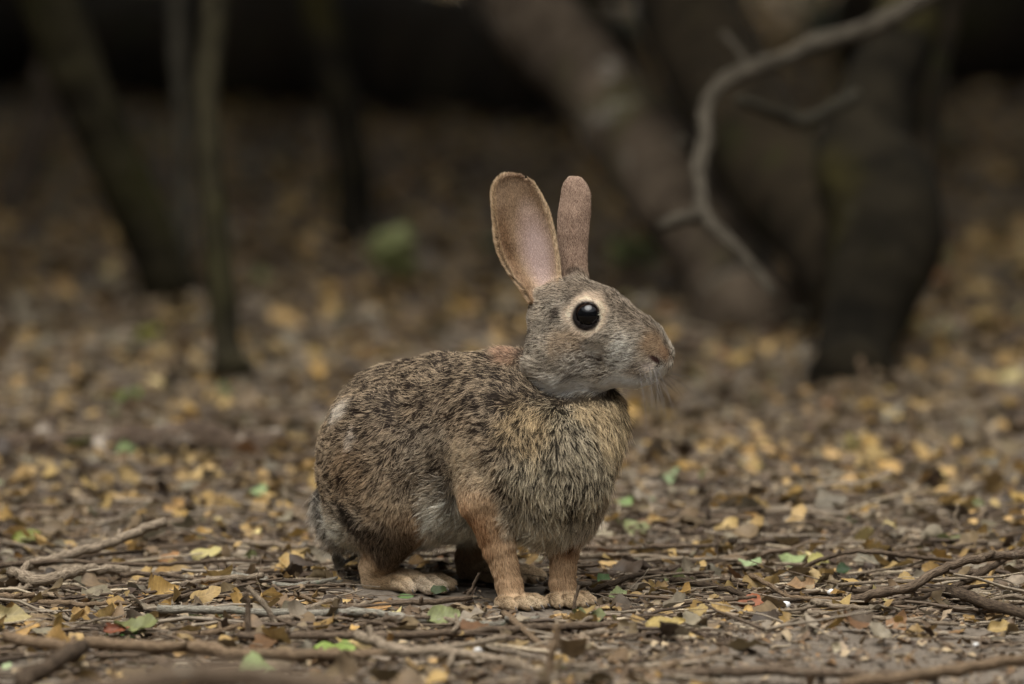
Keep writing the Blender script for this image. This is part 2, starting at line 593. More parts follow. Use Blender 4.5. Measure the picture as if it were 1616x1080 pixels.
LEAF_F = np.array([(i * 3 + j, i * 3 + j + 1, (i + 1) * 3 + j + 1, (i + 1) * 3 + j) for i in range(5) for j in range(2)])
LEAVES = np.array([leaf_shape(i) for i in range(24)])
LEAF_PAL = [  # weight, colour, name
    (0.31, srgb(108, 91, 68), 'brown'), (0.19, srgb(128, 117, 99), 'greyish'), (0.23, srgb(168, 140, 92), 'tan'), (0.14, srgb(160, 128, 74), 'ochre'),
    (0.15, srgb(74, 61, 49), 'dark brown'), (0.018, srgb(126, 92, 64), 'rusty'), (0.02, srgb(118, 122, 82), 'olive green'), (0.006, srgb(146, 158, 120), 'pale green'),
    (0.014, srgb(186, 170, 118), 'yellow')]
PW = np.array([p[0] for p in LEAF_PAL])
PW = PW / PW.sum()
PC = np.array([p[1] for p in LEAF_PAL])


def rot(yaw, tx, ty):
    """Rotation matrices (N,3,3): tilt about x and y, then yaw."""
    cy, sy = np.cos(yaw), np.sin(yaw)
    cx, sx = np.cos(tx), np.sin(tx)
    cz, sz = np.cos(ty), np.sin(ty)
    n = len(yaw)
    Rz = np.zeros((n, 3, 3))
    Rz[:, 0, 0], Rz[:, 0, 1], Rz[:, 1, 0], Rz[:, 1, 1], Rz[:, 2, 2] = cy, -sy, sy, cy, 1
    Rx = np.zeros((n, 3, 3))
    Rx[:, 0, 0], Rx[:, 1, 1], Rx[:, 1, 2], Rx[:, 2, 1], Rx[:, 2, 2] = 1, cx, -sx, sx, cx
    Ry = np.zeros((n, 3, 3))
    Ry[:, 1, 1], Ry[:, 0, 0], Ry[:, 0, 2], Ry[:, 2, 0], Ry[:, 2, 2] = 1, cz, sz, -sz, cz
    return Rz @ Rx @ Ry


def keep_clear(x, y, r=0.023):
    """True where nothing tall may stand: under the rabbit's paws."""
    m = np.zeros(len(x), bool)
    for px, py, rr in ((812, 955, 1.0), (842, 960, 1.0), (890, 952, 1.0), (906, 957, 0.8), (600, 928, 1.0), (640, 932, 1.2), (680, 936, 1.4), (745, 918, 1.0), (790, 922, 1.2), (825, 925, 1.2)):
        g = G(px, py)
        dy_ = y - g[1]
        m |= np.hypot(x - g[0], np.where(dy_ < 0, dy_ * 0.28, dy_ * 0.9)) < r * rr
    return m


def scatter(n, D_lo, D_hi, margin, rg, power=1.0):
    D = D_lo + (D_hi - D_lo) * rg.random(n) ** power
    hw = D * 0.0905 + margin
    x = rg.uniform(-1, 1, n) * hw
    y = D - 3.368
    return x, y


def bare(x, y):
    """1 on the bare trodden soil at the front right, 0 elsewhere."""
    px, py, _ = pix(np.stack([x, y, np.zeros_like(x)], 1))
    p = np.stack([x, y, np.zeros_like(x)], 1)
    k = np.clip((py - 975 - 30 * vnoise(p, 0.09, 41)) / 30, 0, 1) * np.clip((px - 1060 - 120 * vnoise(p, 0.12, 42)) / 120, 0, 1)
    k2 = 0.55 * np.clip((py - 1020 - 20 * vnoise(p, 0.08, 43)) / 25, 0, 1)
    return np.maximum(k, k2)


rg = np.random.default_rng(17)
LX, LY, LS, LT = [], [], [], []
for n, dl, dh, mg, smin_, smax_, tilt in ((18500, 2.55, 4.7, 0.60, 0.007, 0.026, 26), (31000, 4.7, 8.2, 1.1, 0.012, 0.034, 22), (16000, 8.2, 14.0, 2.0, 0.026, 0.055, 22)):
    x, y = scatter(n, dl, dh, mg, rg)
    LX.append(x)
    LY.append(y)
    LS.append(smin_ + (smax_ - smin_) * rg.random(n) ** 2.0)
    LT.append(np.radians(rg.normal(0, tilt, (n, 2))))
LX, LY, LS, LT = np.concatenate(LX), np.concatenate(LY), np.concatenate(LS), np.concatenate(LT)
ok = (rg.random(len(LX)) > bare(LX, LY) * 0.93) & ~keep_clear(LX, LY)
LX, LY, LS, LT = LX[ok], LY[ok], LS[ok], LT[ok]
NL = len(LX)
lvar = rg.integers(0, 24, NL)
lyaw = rg.uniform(0, 2 * math.pi, NL)
pp = np.stack([LX, LY, np.zeros(NL)], 1)
# drifts: the mix of colours wanders across the floor
lcol = rg.choice(len(PC), NL, p=PW)
drift = vnoise(pp, 0.30, 51)
lcol = np.where((drift > 0.25) & (rg.random(NL) < 0.30), 2, lcol)
lcol = np.where((drift < -0.3) & (rg.random(NL) < 0.4), 0, lcol)
lz = gz(LX, LY) + rg.random(NL) ** 2 * 0.007 * (1 + np.clip(LY, 0, 3))
tpx, tpy, _ = pix(np.stack([LX, LY, np.zeros(NL)], 1))
frontzone = (tpx > 540) & (tpx < 960) & (tpy > 905) & (tpy < 1010)
LT = np.where(frontzone[:, None], LT * 0.35, LT)
lR = rot(lyaw, LT[:, 0], LT[:, 1])
# the 240 that show largest stand alone, the rest is one mass
lpx, lpy, lD = pix(np.stack([LX, LY, lz], 1))
infr = (lpx > 15) & (lpx < 1600) & (lpy < 1066) & (lpy > 700)
size_px = LS * F_PX / lD * (0.15 + np.abs(lR[:, 1, 2]))
order = np.argsort(-size_px * infr)
ALONE = order[:240]
rest = np.ones(NL, bool)
rest[ALONE] = False


def _leaf(src):
    def f(nt, b):
        if src == 'attr':
            at = node(nt, 'ShaderNodeAttribute', attribute_name='col')
            c = at.outputs['Color']
        else:
            at = node(nt, 'ShaderNodeObjectInfo')
            c = at.outputs['Color']
        tc = node(nt, 'ShaderNodeTexCoord')
        n = node(nt, 'ShaderNodeTexNoise', Scale=220.0 if src == 'attr' else 3.5, Detail=4.0, Roughness=0.65)
        nt.links.new(tc.outputs['Object'], n.inputs['Vector'])
        r = node(nt, 'ShaderNodeMapRange')
        r.inputs[1].default_value, r.inputs[2].default_value = 0.3, 0.7
        r.inputs[3].default_value, r.inputs[4].default_value = 0.62, 1.18
        nt.links.new(n.outputs['Fac'], r.inputs[0])
        vm = node(nt, 'ShaderNodeVectorMath', operation='SCALE')
        nt.links.new(c, vm.inputs[0])
        nt.links.new(r.outputs[0], vm.inputs['Scale'])
        if src == 'obj':                      # midrib and side veins, paler than the blade
            sp = node(nt, 'ShaderNodeSeparateXYZ')
            nt.links.new(tc.outputs['Object'], sp.inputs[0])
            ab = node(nt, 'ShaderNodeMath', operation='ABSOLUTE')
            nt.links.new(sp.outputs['Y'], ab.inputs[0])
            lt = node(nt, 'ShaderNodeMath', operation='LESS_THAN')
            lt.inputs[1].default_value = 0.018
            nt.links.new(ab.outputs[0], lt.inputs[0])
            ma = node(nt, 'ShaderNodeMath', operation='MULTIPLY_ADD')
            ma.inputs[1].default_value = -0.8
            nt.links.new(ab.outputs[0], ma.inputs[0])
            nt.links.new(sp.outputs['X'], ma.inputs[2])
            si = node(nt, 'ShaderNodeMath', operation='PINGPONG')
            si.inputs[1].default_value = 0.07
            nt.links.new(ma.outputs[0], si.inputs[0])
            l2 = node(nt, 'ShaderNodeMath', operation='LESS_THAN')
            l2.inputs[1].default_value = 0.010
            nt.links.new(si.outputs[0], l2.inputs[0])
            mxv = node(nt, 'ShaderNodeMath', operation='MAXIMUM')
            nt.links.new(lt.outputs[0], mxv.inputs[0])
            nt.links.new(l2.outputs[0], mxv.inputs[1])
            m3 = node(nt, 'ShaderNodeMath', operation='MULTIPLY_ADD')
            m3.inputs[1].default_value = 0.22
            nt.links.new(mxv.outputs[0], m3.inputs[0])
            nt.links.new(r.outputs[0], m3.inputs[2])
            nt.links.new(m3.outputs[0], vm.inputs['Scale'])
        nt.links.new(vm.outputs[0], b.inputs['Base Color'])
        b.inputs['Roughness'].default_value = 0.62
        b.inputs['Specular IOR Level'].default_value = 0.35
        tr = node(nt, 'ShaderNodeBsdfTranslucent')
        nt.links.new(vm.outputs[0], tr.inputs['Color'])
        mx = node(nt, 'ShaderNodeMixShader')
        mx.inputs[0].default_value = 0.2
        nt.links.new(b.outputs[0], mx.inputs[1])
        nt.links.new(tr.outputs[0], mx.inputs[2])
        nt.links.new(mx.outputs[0], nt.nodes['Material Output'].inputs['Surface'])
    return f


M_LEAF = new_mat('litter_leaf', _leaf('attr'))
M_LEAF1 = new_mat('single_leaf', _leaf('obj'))
idx = np.where(rest)[0]
V = np.einsum('nij,nkj->nki', lR[idx], LEAVES[lvar[idx]] * LS[idx][:, None, None]) + np.stack([LX, LY, lz], 1)[idx][:, None, :]
F = (LEAF_F[None] + (np.arange(len(idx)) * 18)[:, None, None]).reshape(-1, 4)
lm = mesh_from('leaf_litter', V.reshape(-1, 3), F)
shade = PC[lcol] * (0.60 + 0.66 * rg.random(NL))[:, None] * (1 + rg.normal(0, 0.02, (NL, 3)))
point_colors(lm, np.repeat(np.clip(shade[idx], 0, 1), 18, 0))
tag(link('leaf_litter', lm, M_LEAF), 'small dead leaves covering the forest floor', 'leaf litter', kind='stuff')

def fine_leaf(V6, seed):
    """The same leaf with a finer, slightly toothed margin: 13 stations x 5 points."""
    rgx = np.random.default_rng(seed)
    A6 = V6.reshape(6, 3, 3)
    st = np.stack([spline(A6[:, j], 13) for j in range(3)], 1)
    out = np.zeros((13, 5, 3))
    for j, u_ in enumerate((-1, -0.5, 0, 0.5, 1)):
        out[:, j] = st[:, 0] * (u_ * (u_ - 1) / 2) + st[:, 1] * (1 - u_ * u_) + st[:, 2] * (u_ * (u_ + 1) / 2)
    out[:, 2, 2] -= 0.012
    tooth = 1 + 0.05 * np.where(np.arange(13) % 2, 1, -1) + rgx.normal(0, 0.04, 13)
    for j in (0, 4):
        out[1:-1, j] = out[1:-1, 2] + (out[1:-1, j] - out[1:-1, 2]) * tooth[1:-1, None]
    out[:, :, 2] += rgx.normal(0, 0.010, (13, 5))
    return out.reshape(-1, 3)


LEAF_FINE_F = np.array([(i * 5 + j, i * 5 + j + 1, (i + 1) * 5 + j + 1, (i + 1) * 5 + j) for i in range(12) for j in range(4)])
LEAF_ME = []
for i in range(24):
    m_ = mesh_from('fallen_leaf', fine_leaf(LEAVES[i], i), LEAF_FINE_F)
    m_.materials.append(M_LEAF1)
    LEAF_ME.append(m_)


def leaf_object(var, loc, mat3, size, color, label, group=None):
    o = bpy.data.objects.new('fallen_leaf', LEAF_ME[var])
    COL.objects.link(o)
    M = Matrix(mat3.tolist()).to_4x4()
    o.matrix_world = Matrix.Translation(Vector(loc)) @ M @ Matrix.Scale(float(size), 4)
    o.color = (*[float(c) for c in color], 1)
    return tag(o, label, 'leaf', group)


LANDMARKS = [
    (330, 966, 'the lichen covered stick'), (520, 971, 'the lichen covered stick'), (720, 983, 'the lichen covered stick'), (470, 1004, 'the long brown stick'), (860, 990, 'the long brown stick'),
    (140, 1024, 'the long blurred front stick'), (400, 1035, 'the long blurred front stick'), (640, 1026, 'the crooked pale stick'), (760, 1040, 'the crooked pale stick'),
    (200, 845, 'the raised grey-brown stick'), (90, 905, 'the stout pale branch piece'), (300, 888, 'the long thin crossing twig'), (460, 860, 'the pale stick left of the rabbit'),
    (440, 920, 'the pale bent stick'), (1430, 930, 'the big curved branch'), (1570, 886, 'the big curved branch'), (1370, 870, 'the arched twig'), (1560, 955, 'the thick rotten stick'),
    (1350, 972, 'the thin pale stick by bare soil'), (1220, 925, 'the slanting tan twig'), (990, 915, 'the dark crooked twig'), (1130, 926, 'the dark stick'), (1150, 886, 'the long thin pale twig'),
    (1128, 860, 'the little upright stub'), (1512, 830, 'the upright crooked twig'), (1442, 690, 'the faded upright stem'), (1020, 994, 'the pale stick before the rabbit'),
    (820, 960, 'the rabbit’s right front paw'), (905, 955, 'the rabbit’s left front paw'), (660, 935, 'the rabbit’s hind foot'), (540, 860, 'the rabbit’s tail'),
    (1250, 1060, 'the blurred dark stick'), (1480, 1064, 'the blurred reddish stick'), (200, 704, 'the fallen branch'), (400, 702, 'the cut end of the fallen branch'), (275, 758, 'the slanting brown twig'),
    (995, 808, 'the flat green leaf'), (412, 779, 'the pale green leaf'), (276, 800, 'the orange tan leaf'), (40, 842, 'the yellow-green leaf'), (1186, 951, 'the rust orange leaf')]
LMP = np.array([G(a, b) for a, b, _ in LANDMARKS])


def near_what(x, y):
    return LANDMARKS[int(np.argmin((LMP[:, 0] - x) ** 2 + ((LMP[:, 1] - y) * 0.7) ** 2))][2]


for i in ALONE:
    nm = LEAF_PAL[lcol[i]][2]
    pose = 'flat' if abs(lR[i][2, 2]) > 0.93 else ('upturned' if lR[i][1, 2] < 0 else 'tilted')
    size = 'tiny' if LS[i] < 0.017 else ('small' if LS[i] < 0.022 else 'larger')
    leaf_object(int(lvar[i]), (LX[i], LY[i], lz[i]), lR[i], LS[i], np.clip(shade[i], 0, 1),
                '%s %s %s dead leaf near %s' % (size, pose, nm, near_what(LX[i], LY[i])), '%s leaves on the forest floor' % nm)

# leaves that stand out, by their place in the photograph: px, py, width px, colour, tilt towards the camera, yaw, shape, label
SOLO = [
    (405, 1050, 62, (168, 190, 128), 34, 0.1, 0, 'pale green fresh leaf lying before the long brown stick'),
    (325, 868, 50, (214, 198, 128), 32, 0.2, 2, 'bright yellow leaf beside the tip of the raised grey stick'),
    (42, 842, 48, (150, 160, 62), 45, 0.3, 0, 'yellow-green leaf tilted up behind the grey sticks'),
    (18, 968, 66, (178, 160, 110), 48, 0.0, 3, 'large ragged tan leaf standing by the thin dark twig'),
    (215, 983, 74, (134, 140, 86), 22, 0.1, 1, 'long arched olive leaf with a dark hollow under it'),
    (995, 808, 58, (140, 172, 104), 12, 0.0, 1, 'flat green leaf behind the rabbit’s front paws'),
    (597, 958, 46, (190, 138, 66), 30, 0.3, 0, 'orange-brown leaf just behind the lichen covered stick'),
    (700, 977, 54, (142, 150, 98), 36, 0.2, 4, 'olive leaf folded over the lichen covered stick'),
    (1186, 951, 44, (176, 92, 42), 62, 0.2, 4, 'rust orange leaf standing on edge'),
    (1100, 966, 40, (182, 152, 84), 40, 0.5, 2, 'ochre leaf leaning beside the rust orange one'),
    (1136, 962, 38, (186, 150, 82), 44, 2.6, 3, 'crumpled ochre leaf touching the rust orange one'),
    (1250, 878, 46, (160, 182, 122), 26, 0.15, 0, 'pale green leaf beside the arched twig'),
    (1290, 886, 40, (208, 200, 110), 30, 0.3, 2, 'light yellow leaf under the foot of the arched twig'),
    (975, 940, 34, (166, 180, 128), 44, 0.4, 0, 'small pale green leaf beside the rabbit’s left front paw'),
    (955, 916, 32, (110, 150, 96), 44, 2.4, 1, 'small fresh green leaf behind the rabbit’s left front paw'),
    (1582, 982, 48, (190, 158, 92), 40, 0.2, 3, 'crumpled tan leaf below the thick dark stick'),
    (1332, 892, 28, (44, 74, 34), 34, 0.2, 0, 'dark green leaf below the arched twig'),
    (692, 931, 26, (62, 82, 32), 52, 0.1, 4, 'dark green leaf at the toes of the rabbit’s hind foot'),
    (640, 943, 26, (92, 128, 60), 30, 0.1, 0, 'small bright green leaf below the rabbit’s hind foot'),
    (520, 1016, 84, (146, 176, 70), 14, 0.05, 1, 'narrow bright green leaf lying along the brown stick'),
    (200, 719, 34, (138, 168, 104), 34, 0.2, 0, 'green leaf in front of the fallen branch'),
    (412, 779, 42, (150, 178, 120), 24, 0.1, 0, 'pale green leaf on the floor behind the rabbit’s tail'),
    (276, 800, 40, (196, 150, 84), 54, 1.0, 2, 'orange tan leaf standing up behind the raised grey stick'),
    (184, 984, 42, (150, 76, 40), 42, 0.2, 3, 'curled rust-red leaf beside the arched olive leaf'),
    (1050, 993, 62, (196, 168, 88), 26, 0.1, 3, 'crumpled yellow leaf below the rabbit’s left front paw'),
    (266, 868, 36, (186, 130, 70), 44, 0.4, 2, 'orange-brown leaf left of the bright yellow leaf'),
    (452, 888, 38, (206, 166, 96), 34, 0.2, 4, 'golden leaf lying left of the rabbit’s hind foot'),
    (128, 958, 36, (194, 154, 92), 44, 0.1, 2, 'pair-like tan leaf above the thin dark twig'),
    (1432, 912, 38, (192, 158, 92), 30, 0.1, 0, 'tan leaf under the big curved branch'),
    (1546, 920, 44, (192, 152, 78), 36, 0.2, 2, 'golden ochre leaf under the crossing branches'),
    (1262, 922, 48, (170, 130, 90), 26, 0.1, 4, 'broad light brown leaf beside the forked twig'),
    (818, 1014, 40, (160, 132, 88), 30, 0.6, 3, 'curled tan leaf with a dark opening below the rabbit'),
    (660, 886, 34, (196, 150, 88), 20, 0.1, 0, 'orange leaf lit behind the rabbit’s hind foot'),
    (845, 884, 30, (200, 190, 172), 26, 0.2, 0, 'whitish dry leaf seen between the rabbit’s front legs'),
    (1320, 1022, 22, (206, 192, 170), 70, 1.3, 1, 'small whitish leaf standing upright on bare soil'),
]
for k, (px, py, w, c, tl, yw, var, label) in enumerate(SOLO):
    g = G(px, py + 4, 0.004)
    z = float(gz(g[0], g[1])[0]) + 0.004
    sz = w * float((g - CAM) @ FW) / F_PX
    t = math.radians(tl)
    g[2] = z + math.sin(t) * sz * 0.22
    R = rot(np.array([0.0]), np.array([t]), np.array([0.0]))[0] @ rot(np.array([yw]), np.array([0.0]), np.array([0.0]))[0]
    cl = srgb(*c)
    cl = 0.66 * (cl * 0.78 + cl.mean() * 0.22) * np.array([1.0, 0.97, 0.80])
    leaf_object((var + 5 * (k % 4)) % 24, g, R, sz * 1.02, cl, label)

# crumbs of leaf, bark and soil
n = 80000
x, y = scatter(n, 2.6, 4.4, 0.35, rg)
ok = (rg.random(n) > bare(x, y) * 0.45) & ~keep_clear(x, y, 0.015)
x, y = x[ok], y[ok]
n = len(x)
a = rg.uniform(0, 6.283, n)
s_ = 0.0012 + 0.0042 * rg.random(n) ** 2.2
tl = np.radians(rg.normal(0, 28, (n, 2)))
R = rot(a, tl[:, 0], tl[:, 1])
quad = np.array([(-1, -.5, 0), (.1, -.7, .12), (1, .1, 0), (.2, .6, .2), (0, 0, .45)])
jit = 1 + rg.uniform(-.4, .4, (n, 5, 3))
V = np.einsum('nij,nkj->nki', R, quad[None] * jit * s_[:, None, None]) + np.stack([x, y, gz(x, y) + rg.random(n) ** 2 * 0.004], 1)[:, None]
F = (np.array([(0, 1, 4), (1, 2, 4), (2, 3, 4), (3, 0, 4)])[None] + (np.arange(n) * 5)[:, None, None]).reshape(-1, 3)
cm = mesh_from('litter_crumbs', V.reshape(-1, 3), F, smooth=False)
cc = np.array([srgb(104, 86, 68), srgb(140, 122, 100), srgb(72, 58, 46), srgb(170, 150, 120), srgb(120, 92, 62)])[rg.choice(5, n, p=[.34, .24, .22, .1, .1])]
point_colors(cm, np.repeat(cc * (0.75 + 0.5 * rg.random(n))[:, None], 5, 0))
tag(link('litter_crumbs', cm, M_LEAF), 'crumbs of bark, soil and broken leaf on the floor', 'debris', kind='stuff')

# ------------------------------------------------------------------ twigs
# fine twigs: one mass
n = 8000
xs, ys = scatter(n, 2.6, 5.2, 0.45, rg)
x3, y3 = scatter(5000, 3.05, 3.8, 0.3, rg)
xs, ys = np.concatenate([xs, x3]), np.concatenate([ys, y3])
x2, y2 = scatter(1700, 5.2, 9.0, 0.8, rg)
xs, ys = np.concatenate([xs, x2]), np.concatenate([ys, y2])
ok = (rg.random(len(xs)) > bare(xs, ys) * 0.92) & ~keep_clear(xs, ys, 0.02)
xs, ys = xs[ok], ys[ok]
n = len(xs)
K_ = 5
ln = (0.014 + 0.060 * rg.random(n) ** 2.2) * (1 + 0.5 * np.clip(ys, 0, 3))
th = rg.normal(0, 0.75, n) + (rg.random(n) < 0.5) * math.pi
r_ = (0.0003 + 0.0012 * rg.random(n) ** 2.5) * (1 + 0.4 * np.clip(ys, 0, 3))
bend = rg.normal(0, 0.22, n)
lift = np.abs(rg.normal(0, 0.10, n)) * (rg.random(n) < 0.5)
tt = np.linspace(-0.5, 0.5, K_)
cx = xs[:, None] + np.cos(th)[:, None] * ln[:, None] * tt - np.sin(th)[:, None] * ln[:, None] * bend[:, None] * (tt ** 2 - .1)
cy = ys[:, None] + np.sin(th)[:, None] * ln[:, None] * tt + np.cos(th)[:, None] * ln[:, None] * bend[:, None] * (tt ** 2 - .1)
cx += rg.normal(0, 1, (n, K_)) * ln[:, None] * 0.015
cy += rg.normal(0, 1, (n, K_)) * ln[:, None] * 0.015
cz = (gz(xs, ys) + r_ + rg.random(n) ** 2 * 0.005)[:, None] + lift[:, None] * ln[:, None] * (tt + .5) + rg.normal(0, 1, (n, K_)) * ln[:, None] * 0.012
C_ = np.stack([cx, cy, cz], -1)
T_ = np.gradient(C_, axis=1)
T_ /= np.linalg.norm(T_, axis=2, keepdims=True)
U_ = np.cross(T_, np.array([0, 0, 1.0]))
U_ /= np.linalg.norm(U_, axis=2, keepdims=True)
W_ = np.cross(U_, T_)
SD = 4
V = np.zeros((n, K_, SD, 3))
tap = np.linspace(1.0, 0.6, K_)
for j in range(SD):
    an_ = j * 2 * math.pi / SD
    V[:, :, j] = C_ + (U_ * math.cos(an_) + W_ * math.sin(an_)) * (r_[:, None] * tap)[:, :, None]
F1 = np.array([(i * SD + j, i * SD + (j + 1) % SD, (i + 1) * SD + (j + 1) % SD, (i + 1) * SD + j) for i in range(K_ - 1) for j in range(SD)])
F = (F1[None] + (np.arange(n) * K_ * SD)[:, None, None]).reshape(-1, 4)
tm = mesh_from('twig_litter', V.reshape(-1, 3), F)
tc_ = np.array([srgb(104, 88, 72), srgb(150, 136, 118), srgb(80, 66, 54), srgb(176, 160, 136)])[rg.choice(4, n, p=[.4, .3, .2, .1])] * (0.8 + 0.4 * rg.random(n))[:, None]
point_colors(tm, np.repeat(tc_, K_ * SD, 0))
tag(link('twig_litter', tm, M_LEAF), 'fine broken twigs strewn through the leaf litter', 'twigs', kind='stuff')

M_TW = {
    'brown': bark('twig_brown', srgb(48, 39, 32), srgb(128, 111, 94), 260, lichen=(tuple(srgb(150, 142, 128)), 0.60, 0.72), bump=0.0012),
    'dark': bark('twig_dark', srgb(40, 33, 28), srgb(96, 82, 68), 230, bump=0.0012),
    'pale': bark('twig_pale', srgb(72, 61, 50), srgb(164, 148, 128), 260, moss=(tuple(srgb(90, 78, 64)), 0.58, 0.70), bump=0.0010),
    'lichen': bark('twig_lichen', srgb(74, 65, 54), srgb(180, 174, 160), 300, moss=(tuple(srgb(120, 132, 112)), 0.55, 0.7), bump=0.0016),
    'rotten': bark('twig_rotten', srgb(52, 43, 36), srgb(100, 85, 72), 120, lichen=(tuple(srgb(172, 160, 146)), 0.54, 0.64), bump=0.003),
    'tan': bark('twig_tan', srgb(64, 51, 40), srgb(142, 121, 98), 260, lichen=(tuple(srgb(100, 86, 70)), 0.56, 0.70), bump=0.0010),
}
